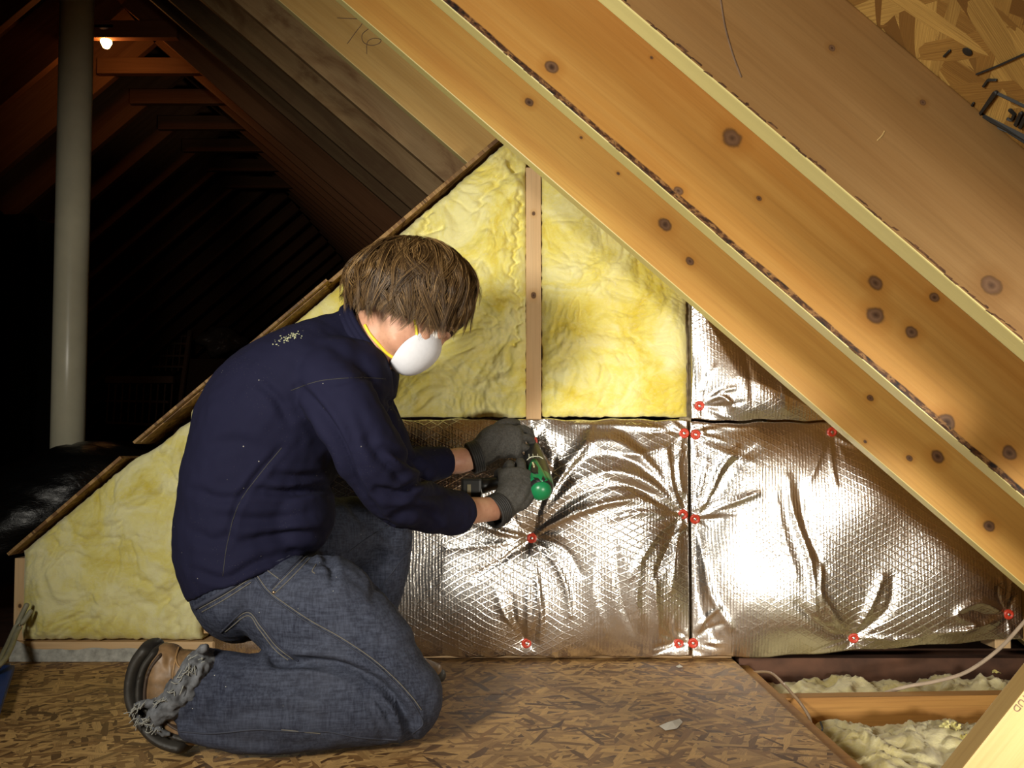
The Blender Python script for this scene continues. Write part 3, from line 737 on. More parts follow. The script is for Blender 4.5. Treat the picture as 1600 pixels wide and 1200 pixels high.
# cables
M['cable'] = simple('tan_cable', (.50, .40, .30), .5); M['cable2'] = simple('brown_cable', (.36, .24, .14), .5); M['cable3'] = simple('olive_cable', (.30, .29, .20), .5)
def floor_pt(px, py, z=0):
    o = Vector((0, 0, CAMZ)); d = P(px, py, 1) - o; return o + d * ((z - CAMZ) / d.z)
bm = bmesh.new(); tube(bm, [P(1640, 925, 2.03), P(1600, 972, 2.02), P(1560, 1015, 2.0), P(1510, 1050, 1.985), P(1460, 1065, 1.975), P(1420, 1072, 1.97), P(1385, 1082, 2.0)], .0042, 6, 10)
tag(obj('cable', bm, M['cable'], None, True), 'pale tan cable curving down from the low rafter end into the open floor bay', 'cable')
bm = bmesh.new(); tube(bm, [P(1178, 1050, 2.14), P(1205, 1052, 2.08), P(1228, 1073, 1.975), P(1236, 1082, 1.92), P(1250, 1098, 1.88), P(1264, 1120, 1.80), P(1268, 1142, 1.74), P(1268, 1160, 1.72)], .0035, 6, 10)
tag(obj('cable', bm, M['cable2'], None, True), 'brown cable looping over the joist next to the floor panel edge', 'cable')
bm = bmesh.new(); tube(bm, [P(1282, 1128, 1.70), P(1285, 1140, 1.69), P(1275, 1143, 1.70), P(1273, 1150, 1.69), P(1284, 1152, 1.69)], .002, 5, 8)
tag(obj('wire_clip', bm, M['ink'], None, True), 'small curled black wire on the insulation beside the floor panel', 'wire')
for q, dd in ((0, 0), (1, .018)):
    bm = bmesh.new(); tube(bm, [P(42 + q * 6, 945 + q * 10, 2.115 + dd * .0), P(22 + q * 6, 985, 2.10), P(8 + q * 8, 1015, 2.02), P(-8 + q * 6, 1040, 1.93), P(-60, 1075, 1.86)], .006, 6, 10)
    tag(obj('cable', bm, M['cable3'], None, True), ['thicker olive cable at the foot of the low left stud, outer one', 'olive cable at the foot of the low left stud, inner one'][q], 'cable', 'olive cables by the low left stud')
# diagonal brace, lower right
A = P(1504, 1200, 1.02); B = P(1600, 1079, 1.02); dr = (B - A).normalized()
perp = Vector((-dr.z, 0, dr.x))
L = 1.05
bm = bmesh.new(); box(bm, (-.40, 0, -.09), (.62, .034, 0), .002)
o = obj('diagonal_stud', bm, M['brace']); X_ = dr; Zc = perp; Yc = Zc.cross(X_)
# local x along board, local y into depth, local z across
Yc = Vector((0, 1, 0))
mat4 = Matrix((( X_.x, Yc.x, Zc.x, A.x), (X_.y, Yc.y, Zc.y, A.y), (X_.z, Yc.z, Zc.z, A.z), (0, 0, 0, 1)))
o.matrix_world = mat4; tag(o, 'pale diagonal stud crossing the lower right corner, grade stamp on its face', 'board'); brace = o
def text(s, size, name, mat, parent, mw, bold=0, ext=.0003):
    cu = bpy.data.curves.new(name, 'FONT'); cu.body = s; cu.size = size; cu.extrude = ext; cu.offset = bold
    t = bpy.data.objects.new('t', cu); C.objects.link(t); dg = bpy.context.evaluated_depsgraph_get()
    me = bpy.data.meshes.new_from_object(t.evaluated_get(dg)); bpy.data.objects.remove(t)
    me.transform(mw); return link(name, me, mat, parent, False)
# local frame: text reads upside down along the board
text('STUD', .0115, 'grade_stamp', M['grey_ink'], brace, Matrix(((-1, 0, 0, .1195), (0, 0, -1, -.0004), (0, -1, 0, -.0025), (0, 0, 0, 1))))

# ================================================================= THINGS IN THE ATTIC
# vent pipe
bm = bmesh.new(); c0 = P(105, 740, 2.90); r_ = .054
zt = zr(RX) - SL * abs(c0.x - RX) + .08; secs = []
rings = []
for z in (0.0, .9, 1.0, 1.8, zt): rings.append([bm.verts.new((c0.x + r_ * math.cos(q * math.pi / 24), c0.y + r_ * math.sin(q * math.pi / 24), z)) for q in range(48)])
for r0, r1 in zip(rings[:-1], rings[1:]):
    for q in range(48): bm.faces.new((r0[q], r0[(q + 1) % 48], r1[(q + 1) % 48], r1[q]))
bm.faces.new(rings[0][::-1]); bm.faces.new(rings[-1])
o = obj('vent_pipe', bm, simple('white_pvc', (.88, .84, .62), .28, var=.05, scale=15, bump=.03), None, True)
tag(o, 'tall white plastic vent pipe standing at the left of the dark attic', 'pipe')
# black wrapped roll
bm = bmesh.new()
loft(bm, [(P(-230, 900, 2.62), .15, .15), (P(-40, 850, 2.66), .16, .16), (P(60, 800, 2.72), .165, .165), (P(140, 765, 2.78), .155, .155), (P(215, 760, 2.85), .12, .12), (P(300, 780, 2.9), .07, .07)], n=8, seg=72)
o = obj('wrapped_roll', bm, None, None, True)
v = getv(o.data); nn = getn(o.data)
dsp = np.array([.012 * noise.fractal(Vector((p[0] * 4, p[1] * 9, p[2] * 9)), .6, 2, 5) + .004 * abs(noise.noise(Vector((p[0] * 25, p[1] * 8, p[2] * 25)))) for p in v])
v = v + nn * dsp[:, None]; v[:, 2] = np.maximum(v[:, 2], .002); setv(o.data, v)
n = N('black_plastic_wrap'); f = n.noise(n.mapping(scale=(1, 3, 3)), 26, 5, .6, 1.5)
o.data.materials.append(n.out((.004, .004, .0045), .30, 0, n.bump(f, .35, .004), .45)); tag(o, 'black plastic wrapped roll lying behind the low end of the wall', 'roll')
# bulb, holder
bz = P(166, 62, 4.27)
e = empty('bare_bulb', bz); tag(e, 'glowing bare light bulb in a holder on the collar tie', 'lamp')
n = N('bulb_glass'); n.b.inputs['Emission Color'].default_value = (1, .55, .16, 1); n.b.inputs['Emission Strength'].default_value = 22; bulbm = n.out((1, .8, .5), .3)
bm = bmesh.new(); loft(bm, [((0, 0, .028), .012, .012), ((0, 0, .012), .018, .018), ((0, 0, -.012), .028, .028), ((0, 0, -.03), .020, .020)], n=4, seg=20); obj('bulb', bm, bulbm, e, True)
bm = bmesh.new(); loft(bm, [((0, 0, .030), .022, .022), ((0, 0, .045), .040, .040)], n=3, seg=20, round_ends=False); obj('lamp_holder', bm, simple('porcelain', (.75, .68, .55), .4), e, True)
bm = bmesh.new(); box(bm, (-.05, -.03, .046), (.05, .03, .066), .003); obj('junction_box', bm, simple('dark_box', (.12, .06, .04), .7), e)
pl = bpy.data.lights.new('bulb_light', 'POINT'); pl.energy = .9; pl.color = (1, .34, .09); pl.shadow_soft_size = .03
plo = bpy.data.objects.new('bulb_light', pl); C.objects.link(plo); plo.location = bz + Vector((.0, -.0, -.09))
# crib parts leaning in the dark
crib = simple('crib_wood', (.42, .25, .15), .6)
CD = 8.6; e = empty('wooden_crib', (0, 0, 0)); tag(e, 'dim wooden crib side leaning far back in the attic', 'crib')
def beam(a, b, r, name='rail', par=None, mat=crib, dy=.04):
    A, B = P(*a), P(*b); bm = bmesh.new(); d = (B - A).normalized(); s = d.cross(Vector((0, 1, 0))).normalized() * r
    slab(bm, [A - s, B - s, B + s, A + s], (0, dy, 0)); return obj(name, bm, mat, par)
beam((192, 518, CD), (178, 600, CD - .1), .018, 'post', e); beam((296, 516, CD), (272, 690, CD - .1), .018, 'post', e)
for y_ in (524, 536, 555, 572): beam((194 - (y_ - 520) * .15, y_, CD), (292 - (y_ - 520) * .12, y_ + 1, CD), .010, 'rail', e)
for i in range(9): beam((204 + i * 10, 526, CD + .05), (198 + i * 10, 580, CD + .02), .005, 'spindle', e, dy=.012)
e = empty('wooden_crib', (0, 0, 0)); tag(e, 'dim spindled crib end standing in front of the other crib part', 'crib')
beam((164, 593, CD - .6), (270, 593, CD - .6), .032, 'top_board', e)
for i in range(10): beam((170 + i * 11, 600, CD - .58), (166 + i * 11, 660, CD - .6), .006, 'spindle', e, dy=.012)
beam((164, 626, CD - .57), (262, 628, CD - .57), .010, 'rail', e); beam((166, 660, CD - .6), (258, 664, CD - .6), .012, 'rail', e)
bm = bmesh.new()
for c_, r_ in (((320, 530, 8.8), .09), ((345, 522, 8.8), .11), ((370, 534, 8.8), .10), ((340, 545, 8.8), .10)): ellipsoid(bm, P(*c_), [Vector((1, 0, 0)), Vector((0, 1, 0)), Vector((0, 0, 1))], (r_ * 1.3, r_, r_ * .8), 16)
o = remesh('plastic_bag', bm, .02, simple('clear_bag', (.25, .2, .17), .3), 1); folds(o, [], .02, 9); tag(o, 'crumpled plastic bag on top of a dark box by the crib', 'bag')
bm = bmesh.new(); a = P(300, 552, 8.95); b = P(400, 690, 8.95); box(bm, (a.x, 8.72, .0), (b.x, 9.1, a.z - .08), .01); tag(obj('storage_box', bm, simple('brown_carton', (.16, .09, .05), .8)), 'dark carton standing beside the crib parts', 'box')
bm = bmesh.new(); box(bm, (P(165, 660, 8.2).x, 7.9, 0), (P(270, 660, 8.2).x, 8.5, P(200, 690, 8).z), .01); tag(obj('storage_box', bm, simple('brown_carton2', (.10, .06, .045), .8)), 'low dark carton under the spindled crib end', 'box')
# hanging dark sheet on far left
bm = bmesh.new(); g = bmesh.ops.create_grid(bm, x_segments=60, y_segments=40, size=.5)
for v_ in bm.verts:
    t, s = v_.co.x + .5, v_.co.y + .5; a = P(-60 + 160 * t, 320 + 25 * t + 6 * math.sin(t * 17), 4.0)
    v_.co = Vector((a.x, 4.0 + .03 * math.sin(t * 21 + s) + .02 * noise.noise(Vector((t * 6, s * 4, 0))), s * a.z))
bmesh.ops.solidify(bm, geom=bm.faces[:], thickness=.003)
tag(obj('hanging_sheet', bm, simple('black_sheet', (.008, .007, .006), .85), None, True), 'black plastic sheet hanging behind the vent pipe', 'sheet')
# blue tool at left edge
e = empty('blue_handle_tool', floor_pt(6, 1085, 0)); tag(e, 'blue flat tool lying on the floor panel at the far left edge', 'tool')
bm = bmesh.new(); c = [floor_pt(23, 1047, .012), floor_pt(3, 1047, .012), floor_pt(-35, 1125, .012), floor_pt(0, 1118, .012)]
slab(bm, [q - Vector(e.location) for q in c], (0, 0, .012)); bmesh.ops.bevel(bm, geom=bm.edges[:], offset=.0015, segments=2, affect='EDGES'); obj('handle', bm, simple('blue_paint', (.02, .06, .26), .35), e)
bm = bmesh.new(); c = [floor_pt(16, 1041, .014), floor_pt(4, 1043, .014), floor_pt(5, 1048, .014), floor_pt(18, 1047, .014)]
slab(bm, [q - Vector(e.location) for q in c], (0, 0, .008)); obj('blade', bm, M['zinc'], e)
bm = bmesh.new(); c = [floor_pt(18, 1052, .0), floor_pt(-5, 1052, .0), floor_pt(-30, 1120, .0), floor_pt(-2, 1115, .0)]
slab(bm, [q - Vector(e.location) for q in c], (0, 0, .0122)); obj('handle_core', bm, M['ink'], e)
# scraps of paper
def scrap(pts, label, curl=.004):
    bm = bmesh.new(); vs = [floor_pt(*p, .0015) for p in pts]
    c = sum(vs, Vector()) / len(vs); c.z += curl; cv = bm.verts.new(c); b = [bm.verts.new(v_) for v_ in vs]
    for i in range(len(b)): bm.faces.new((cv, b[i], b[(i + 1) % len(b)]))
    bmesh.ops.recalc_face_normals(bm, faces=bm.faces); bmesh.ops.solidify(bm, geom=bm.faces[:], thickness=.0006)
    tag(obj('paper_scrap', bm, simple('white_paper', (.66, .64, .58), .6)), label, 'paper', 'paper scraps on the floor')
scrap([(1030, 1134), (1044, 1128), (1062, 1123), (1067, 1128), (1058, 1138), (1040, 1141)], 'curled white label scrap on the floor right of the knee', .006)
scrap([(1056, 1041), (1062, 1038), (1067, 1042), (1060, 1043)], 'tiny white scrap on the floor near the foil seam')

# ================================================================= THE KNEELING PERSON
def shirt_mat():
    n = N('navy_knit'); v = n.mapping()
    f = n.noise(v, 9, 3); wv = n.noise(n.mapping(), 420, 2)
    c = n.mix(f, (.0065, .0066, .022), (.010, .0102, .031))
    d = n.voro(v, 75, 'Distance'); rn = n.voro(v, 75, 'Color'); sp = n.new('SeparateColor'); n.put(sp.inputs[0], rn)
    m = n.math('MULTIPLY', n.ramp(d, [(.05, (1, 1, 1)), (.10, (0, 0, 0))]), n.mask(sp.outputs[0], .86, .90))
    patch = n.mask(n.noise(n.mapping(), 6, 2), .45, .6)
    c = n.mix(n.math('MULTIPLY', m, n.math('ADD', n.math('MULTIPLY', patch, .7), .3)), c, (.42, .40, .34))
    d2 = n.voro(n.mapping(loc=(3, 3, 3)), 230, 'Distance'); m2 = n.ramp(d2, [(.06, (1, 1, 1)), (.13, (0, 0, 0))])
    m2 = n.math('MULTIPLY', m2, n.mask(n.noise(n.mapping(loc=(5, 0, 0)), 8, 3), .50, .62))
    c = n.mix(n.math('MULTIPLY', m2, .35), c, (.20, .19, .17))
    return n.out(c, .88, 0, n.bump(wv, .25, .0006), .18)
def denim_mat():
    n = N('blue_denim'); v = n.mapping()
    tw = n.noise(n.mapping(scale=(1, 1, .16)), 260, 3, .6); tw2 = n.noise(n.mapping(scale=(.12, .3, 1)), 300, 3, .6)
    worn = n.noise(v, 4.2, 4, .6, .5)
    c = n.mix(n.mask(n.math('ADD', n.math('MULTIPLY', tw, .5), n.math('MULTIPLY', tw2, .5)), .40, .62), (.010, .0125, .026), (.050, .060, .094))
    c = n.mix(n.math('MULTIPLY', n.mask(worn, .45, .72), .40), c, (.085, .095, .13))
    c = n.mix(n.math('MULTIPLY', n.mask(n.noise(n.mapping(loc=(7, 0, 0)), 3, 3), .5, .75), .4), c, (.018, .022, .042))
    d = n.voro(v, 85, 'Distance'); rn = n.voro(v, 85, 'Color'); sp = n.new('SeparateColor'); n.put(sp.inputs[0], rn)
    c = n.mix(n.math('MULTIPLY', n.ramp(d, [(.04, (1, 1, 1)), (.08, (0, 0, 0))]), n.mask(sp.outputs[0], .9, .93)), c, (.5, .5, .45))
    return n.out(c, .85, 0, n.bump(tw, .4, .0008), .3)
def skin_mat():
    n = N('skin'); f = n.noise(n.mapping(), 22, 4); g = n.noise(n.mapping(), 160, 3)
    c = n.mix(n.mask(f, .35, .7), (.60, .335, .215), (.50, .235, .15))
    c = n.mix(n.math('MULTIPLY', n.mask(g, .55, .7), .25), c, (.34, .16, .10))
    return n.out(c, .5, 0, n.bump(g, .25, .0006), .4, Subsurface_Weight=.08, Subsurface_Radius=(.01, .004, .002))
M['shirt'], M['denim'], M['skin'] = shirt_mat(), denim_mat(), skin_mat()
M['glove'] = simple('charcoal_glove', (.045, .042, .036), .85, scale=300, var=.35, bump=.35)
M['glove_cuff'] = simple('black_glove_cuff', (.020, .019, .018), .7, scale=200, var=.3)
M['thread'] = simple('light_thread', (.13, .12, .10), .8)
M['rubber'] = simple('black_rubber', (.022, .019, .015), .6, scale=60, var=.3)
M['leather'] = simple('brown_leather', (.17, .10, .045), .5, scale=45, var=.4, bump=.3)
M['leather_tan'] = simple('tan_leather', (.26, .15, .06), .55, scale=60, var=.3, bump=.3)
M['mask'] = simple('white_respirator_shell', (.74, .75, .80), .85, scale=120, var=.03, bump=.15)
M['strap'] = simple('yellow_elastic', (.75, .62, .03), .5)
J = P
def arm_pts(pts): return [(J(*p[0]), p[1], p[2]) for p in pts]
# head frame
HC = P(650, 472, 1.62)
HU = Vector((.80, .12, .58)).normalized(); HF = Vector((.50, .20, -.84)); HF = (HF - HU * HF.dot(HU)).normalized(); HR = HF.cross(HU)   # HR points to one side
if HR.y > 0: HR = -HR            # HR = side of the head facing the camera
def H(r, f, u): return HC + HR * r + HF * f + HU * u

person = empty('person', (P(400, 1100, 1.6).x, 1.6, 0))
tag(person, 'person in navy sweater and worn jeans kneeling on one knee, fastening the foil panel', 'person')
def under(o):
    attach(o, person); return o

# ---- body (one continuous skin surface: head, neck, trunk, arms, legs)
bm = bmesh.new()
ellipsoid(bm, H(0, -.008, .02), [HR, HF, HU], (.071, .094, .088))
ellipsoid(bm, H(0, .030, -.045), [HR, HF, HU], (.056, .062, .070))
ellipsoid(bm, H(0, .046, -.088), [HR, HF, HU], (.030, .034, .026), 16)           # chin
ellipsoid(bm, H(0, .080, .012), [HR, HF, HU], (.042, .014, .012), 16)            # brow
for s_ in (-1, 1):
    ellipsoid(bm, H(s_ * .036, .058, -.034), [HR, HF, HU], (.020, .018, .020), 14)      # cheek
    ellipsoid(bm, H(s_ * .026, .038, -.072), [HR, HF, HU], (.030, .030, .026), 14)
loft(bm, [(H(0, .082, .006), .008, .008), (H(0, .092, -.018), .010, .010), (H(0, .096, -.033), .012, .011)], ref=HR, n=3, seg=14)   # nose
for s_ in (-1, 1):
    ellipsoid(bm, H(s_ * .010, .088, -.034), [HR, HF, HU], (.007, .009, .007), 10)
ellipsoid(bm, H(0, .088, -.057), [HR, HF, HU], (.023, .010, .006), 12)            # upper lip
ellipsoid(bm, H(0, .084, -.068), [HR, HF, HU], (.020, .010, .007), 12)            # lower lip
loft(bm, [(H(0, -.03, -.03), .052, .052), (P(606, 512, 1.63), .056, .060), (P(575, 538, 1.64), .060, .066), (P(540, 560, 1.65), .07, .07)], ref=(0, 1, 0), n=5)
trunk = [(P(405, 905, 1.66), .120, .085), (P(396, 850, 1.66), .135, .105), (P(392, 760, 1.66), .140, .118), (P(415, 670, 1.66), .150, .125), (P(465, 600, 1.66), .160, .110), (P(520, 552, 1.655), .150, .075), (P(556, 535, 1.65), .09, .05)]
loft(bm, [(p, a * .86, b * .86) for p, a, b in trunk], n=5, seg=28)
near_arm = [(P(508, 588, 1.53), .060, .062), (P(540, 640, 1.50), .062, .062), (P(580, 710, 1.52), .058, .060), (P(618, 772, 1.60), .054, .056), (P(655, 790, 1.67), .050, .050), (P(706, 800, 1.76), .045, .046), (P(716, 800, 1.775), .044, .045)]
loft(bm, [(p, a * .7, b * .7) for p, a, b in near_arm] + [(P(745, 797, 1.82), .029, .028), (P(775, 794, 1.87), .026, .026), (P(792, 786, 1.90), .024, .024)], n=4)
far_arm = [(P(560, 600, 1.80), .058, .058), (P(600, 690, 1.85), .054, .054), (P(622, 735, 1.90), .048, .048), (P(660, 727, 1.945), .042, .042), (P(692, 722, 1.975), .038, .038)]
loft(bm, [(p, a * .7, b * .7) for p, a, b in far_arm] + [(P(715, 720, 1.99), .030, .031), (P(735, 717, 2.00), .026, .026), (P(742, 715, 2.003), .020, .020)], n=4)
near_thigh = [(P(440, 935, 1.585), .088, .088), (P(475, 960, 1.565), .090, .093), (P(530, 1010, 1.55), .085, .094), (P(590, 1050, 1.545), .080, .083), (P(636, 1084, 1.545), .070, .066)]
near_shin = [(P(632, 1094, 1.545), .066, .068), (P(560, 1098, 1.52), .070, .074), (P(470, 1098, 1.50), .072, .078), (P(380, 1094, 1.49), .070, .080), (P(335, 1084, 1.49), .062, .074), (P(305, 1078, 1.50), .056, .066)]
far_thigh = [(P(405, 880, 1.74), .09, .10), (P(490, 845, 1.83), .082, .088), (P(560, 830, 1.90), .075, .076), (P(600, 832, 1.93), .066, .066)]
far_shin = [(P(600, 838, 1.93), .064, .066), (P(592, 890, 1.93), .062, .066), (P(575, 960, 1.92), .058, .062), (P(566, 1005, 1.92), .056, .058)]
for L_ in (near_thigh, near_shin, far_thigh, far_shin): loft(bm, [(p, a * .52, b * .52) for p, a, b in L_], n=4)
body = under(remesh('body', bm, .0045, M['skin'], 5)); tag(body, 'fair skin of face, neck and forearms')

# ---- sweater
bm = bmesh.new()
loft(bm, [(P(401, 897, 1.66), .166, .128), (P(392, 872, 1.66), .165, .131), (P(388, 840, 1.66), .162, .134), (P(396, 795, 1.66), .162, .137), (P(408, 730, 1.66), .168, .141), (P(436, 655, 1.66), .178, .145), (P(478, 600, 1.66), .180, .122), (P(522, 556, 1.655), .160, .084), (P(552, 536, 1.65), .100, .066), (P(570, 526, 1.645), .066, .068)], n=6, seg=32, round_ends=False)
loft(bm, near_arm, n=5, seg=22, round_ends=True); loft(bm, far_arm, n=5, seg=22)
ellipsoid(bm, P(520, 590, 1.56), [Vector((1, 0, 0)), Vector((0, 1, 0)), Vector((0, 0, 1))], (.075, .08, .075))
ellipsoid(bm, P(560, 600, 1.60), [Vector((1, 0, 0)), Vector((0, 1, 0)), Vector((0, 0, 1))], (.065, .09, .085))
ellipsoid(bm, P(580, 590, 1.72), [Vector((1, 0, 0)), Vector((0, 1, 0)), Vector((0, 0, 1))], (.055, .11, .075))
ellipsoid(bm, P(470, 800, 1.64), [Vector((1, 0, 0)), Vector((0, 1, 0)), Vector((0, 0, 1))], (.062, .11, .085))
sweater = under(remesh('sweater', bm, .0055, M['shirt'], 9))
attach_inv = None
fl_ = [([(470, 605), (505, 650), (535, 700), (560, 760), (590, 800)], .012, 7), ([(400, 595), (430, 620), (450, 655)], .006, 7), ([(520, 600), (560, 592), (590, 590)], .002, 4),
       ([(395, 765), (450, 770), (525, 758)], .008, 6), ([(300, 765), (350, 780), (400, 770)], .004, 7), ([(440, 700), (400, 745), (370, 790), (355, 850)], .004, 5), ([(370, 850), (430, 838), (510, 832)], .007, 7), ([(345, 810), (420, 812), (500, 800)], .005, 8),
       ([(300, 890), (350, 905), (400, 880), (460, 862)], .005, 6), ([(430, 742), (470, 745), (522, 742)], .005, 6), ([(590, 765), (625, 772), (655, 752), (668, 738)], .009, 6), ([(600, 700), (640, 720), (662, 735)], .007, 6), ([(575, 690), (610, 730), (640, 760)], .005, 7),
       ([(640, 790), (670, 800), (690, 826)], .004, 6), ([(600, 810), (640, 800), (690, 805)], .003, 7), ([(560, 640), (580, 690), (600, 730)], .003, 9), ([(520, 540), (560, 570), (600, 600)], .003, 9), ([(600, 622), (625, 640), (632, 660)], .004, 6),
       ([(630, 770), (660, 775), (700, 768)], .004, 6), ([(580, 790), (610, 822), (650, 832)], .004, 7), ([(320, 700), (360, 690), (400, 700)], .003, 10), ([(300, 830), (330, 845), (360, 838)], .004, 8), ([(545, 660), (560, 720), (590, 770)], .003, 6)]
folds(sweater, [(a, b * 1.35, c) for a, b, c in fl_], .0034, 13, 4)
TS = bvh_of(sweater)
bm = bmesh.new()
for pts in ([(440, 700), (405, 742), (372, 790), (355, 850), (348, 900)], [(455, 610), (500, 595), (560, 590), (602, 592)]): seam(bm, TS, pts, .0009, -.0005, 10)
under(tag(obj('sweater_seam', bm, M['glove_cuff'], None, True), 'dark stitched seam'))
# ribbed collar
bm = bmesh.new()
cc = P(578, 524, 1.645); ax = (P(606, 505, 1.63) - P(552, 545, 1.65)).normalized(); s1 = Vector((0, 1, 0)); s1 = (s1 - ax * s1.dot(ax)).normalized(); s2 = ax.cross(s1)
ringp = [cc + s1 * .070 * math.cos(a) + s2 * .069 * math.sin(a) for a in [i * math.pi / 20 for i in range(41)]]
for q, (off, rr_) in enumerate(((-.008, .008), (.002, .0075), (.010, .006))): loft(bm, [(p + ax * off, rr_, rr_) for p in ringp], ref=ax, n=1, seg=10, round_ends=False)
under(obj('collar', bm, M['shirt'], None, True))
# yellow wool dust on the shoulder
bm = bmesh.new(); ctr = [(438, 534), (446, 528), (453, 527), (460, 524), (448, 531), (433, 538), (465, 526)]
for q in range(60):
    b = rr.choice(ctr); h, n_ = cast(TS, b[0] + rr.gauss(0, 5), b[1] + rr.gauss(0, 2.2), .0006)
    if h is not None: ellipsoid(bm, h, [Vector((1, 0, 0)), Vector((0, 1, 0)), Vector((0, 0, 1))], (rr.uniform(.0006, .0022), .0008, rr.uniform(.0004, .0012)), 6)
o = under(obj('wool_dust', bm, simple('pale_dust', (.45, .46, .28), .9))); o['kind'] = 'stuff'

# ---- jeans
bm = bmesh.new()
loft(bm, [(P(391, 872, 1.66), .150, .116), (P(402, 905, 1.66), .160, .121), (P(422, 938, 1.655), .155, .108), (P(440, 955, 1.65), .12, .06)], n=6, seg=32, round_ends=False)
loft(bm, [(p, a * 1.02, b) for p, a, b in near_thigh], n=6, seg=26); loft(bm, near_shin, n=6, seg=26); loft(bm, far_thigh, n=6, seg=24); loft(bm, far_shin, n=6, seg=24)
ellipsoid(bm, P(646, 1090, 1.545), [Vector((1, 0, 0)), Vector((0, 1, 0)), Vector((0, 0, 1))], (.052, .062, .070))
loft(bm, [(P(480, 920, 1.58), .08, .06), (P(520, 940, 1.56), .09, .075), (P(600, 1010, 1.55), .07, .06)], n=5)
loft(bm, [(P(520, 1150, 1.50), .04, .02), (P(400, 1150, 1.485), .05, .028), (P(300, 1132, 1.48), .045, .025)], n=5)
jeans = remesh('jeans', bm, .0055, M['denim'], 7)
v = getv(jeans.data); v[:, 2] = np.maximum(v[:, 2], .002 ); setv(jeans.data, v); under(jeans)
jf = [([(430, 1034), (520, 1038), (580, 1062), (615, 1090), (636, 1122), (640, 1150)], .022, 8), ([(500, 1040), (560, 1068), (600, 1105), (612, 1140)], .006, 6), ([(600, 1080), (625, 1110), (632, 1140)], .006, 5), ([(585, 1090), (612, 1122), (622, 1148)], .005, 5), ([(640, 1100), (650, 1120), (640, 1140)], .004, 5),
      ([(500, 858), (520, 890), (518, 915)], .007, 6), ([(510, 885), (545, 900), (600, 935)], .003, 10), ([(430, 915), (480, 950), (540, 990)], .003, 12), ([(440, 1000), (500, 1010), (560, 1030)], .003, 10),
      ([(290, 1030), (320, 1025), (345, 1050)], .006, 7), ([(275, 1060), (300, 1090), (290, 1130)], .006, 7), ([(320, 1040), (340, 1080), (330, 1130)], .004, 9), ([(380, 1060), (440, 1075), (520, 1080)], .004, 14), ([(360, 1120), (440, 1110), (520, 1130)], .004, 12),
      ([(530, 770), (560, 800), (590, 830), (620, 850)], .006, 6), ([(545, 790), (580, 840), (600, 880)], .004, 6), ([(600, 850), (590, 900), (585, 950)], .003, 8), ([(560, 850), (600, 870), (640, 860)], .004, 8), ([(470, 870), (500, 880), (520, 870)], .004, 5), ([(570, 1090), (590, 1125), (600, 1155)], .004, 5)]
folds(jeans, [(a, b * 1.2, c) for a, b, c in jf], .0028, 16, 9)
TJ = bvh_of(jeans)
bm = bmesh.new()
seam(bm, TJ, [(398, 902), (418, 928), (450, 952), (485, 975), (530, 1000), (575, 1030), (612, 1062), (640, 1092), (655, 1115), (660, 1132), (645, 1146)], .0016, .0002, 14)
seam(bm, TJ, [(272, 1142), (330, 1146), (400, 1140), (460, 1143), (510, 1143), (560, 1152), (620, 1156)], .0016, .0002, 12)
seam(bm, TJ, [(655, 850), (632, 870), (612, 895), (590, 925)], .0014, .0002); seam(bm, TJ, [(545, 862), (575, 840), (610, 820)], .0014, .0002)
under(tag(obj('leg_seam', bm, simple('denim_ridge', (.03, .035, .055), .8), None, True), 'raised denim seam', kind='stuff'))
bm = bmesh.new()
for dx, dy in ((3, -3.5),):
    seam(bm, TJ, [(398 + dx, 902 + dy), (418 + dx, 928 + dy), (450 + dx, 952 + dy), (485 + dx, 975 + dy), (530 + dx, 1000 + dy), (575 + dx, 1030 + dy), (612 + dx, 1062 + dy), (640 + dx, 1092 + dy), (655 + dx, 1112 + dy)], .00045, .0004, 14)
for pts in ([(348, 984), (386, 957), (408, 980), (432, 1010), (458, 1030)], [(352, 987), (387, 962), (405, 983), (429, 1014), (450, 1031)], [(426, 922), (450, 898), (482, 866), (490, 855)], [(430, 927), (455, 903), (487, 870)],
            [(414, 888), (424, 896), (438, 906)], [(312, 951), (350, 930), (390, 905), (397, 901)], [(316, 956), (352, 936), (392, 910)], [(500, 1146), (440, 1140)], [(488, 860), (500, 875), (497, 885), (482, 886)], [(494, 882), (488, 892), (492, 896)]):
    seam(bm, TJ, pts, .00045, .0004, 12)
under(tag(obj('stitching', bm, M['thread'], None, True), 'pale stitching of seams and pockets', kind='stuff'))
# pocket edge, waistband, belt loops, rivets
bm = bmesh.new(); seam(bm, TJ, [(345, 988), (386, 953), (412, 980), (436, 1010), (465, 1032)], .0022, .0, 12); seam(bm, TJ, [(424, 918), (447, 894), (480, 862)], .0022, 0, 10)
under(tag(obj('pocket_edge', bm, simple('dark_denim', (.022, .026, .046), .85), None, True), 'dark folded pocket edge'))
bm = bmesh.new(); seam(bm, TJ, [(306, 949), (345, 927), (390, 900), (430, 880), (470, 858)], .0045, .0, 14)
under(tag(obj('waistband', bm, simple('dark_denim_band', (.03, .035, .06), .85), None, True), 'dark folded waistband'))
rivm = simple('copper_rivet', (.35, .26, .17), .4, 1)
for px, py in ((428, 926), (420, 886)):
    h, n_ = cast(TJ, px, py, .001)
    bm = bmesh.new(); ellipsoid(bm, h, [Vector((1, 0, 0)), Vector((0, 1, 0)), Vector((0, 0, 1))], (.003, .002, .003), 12); under(obj('rivet', bm, rivm, None, True))
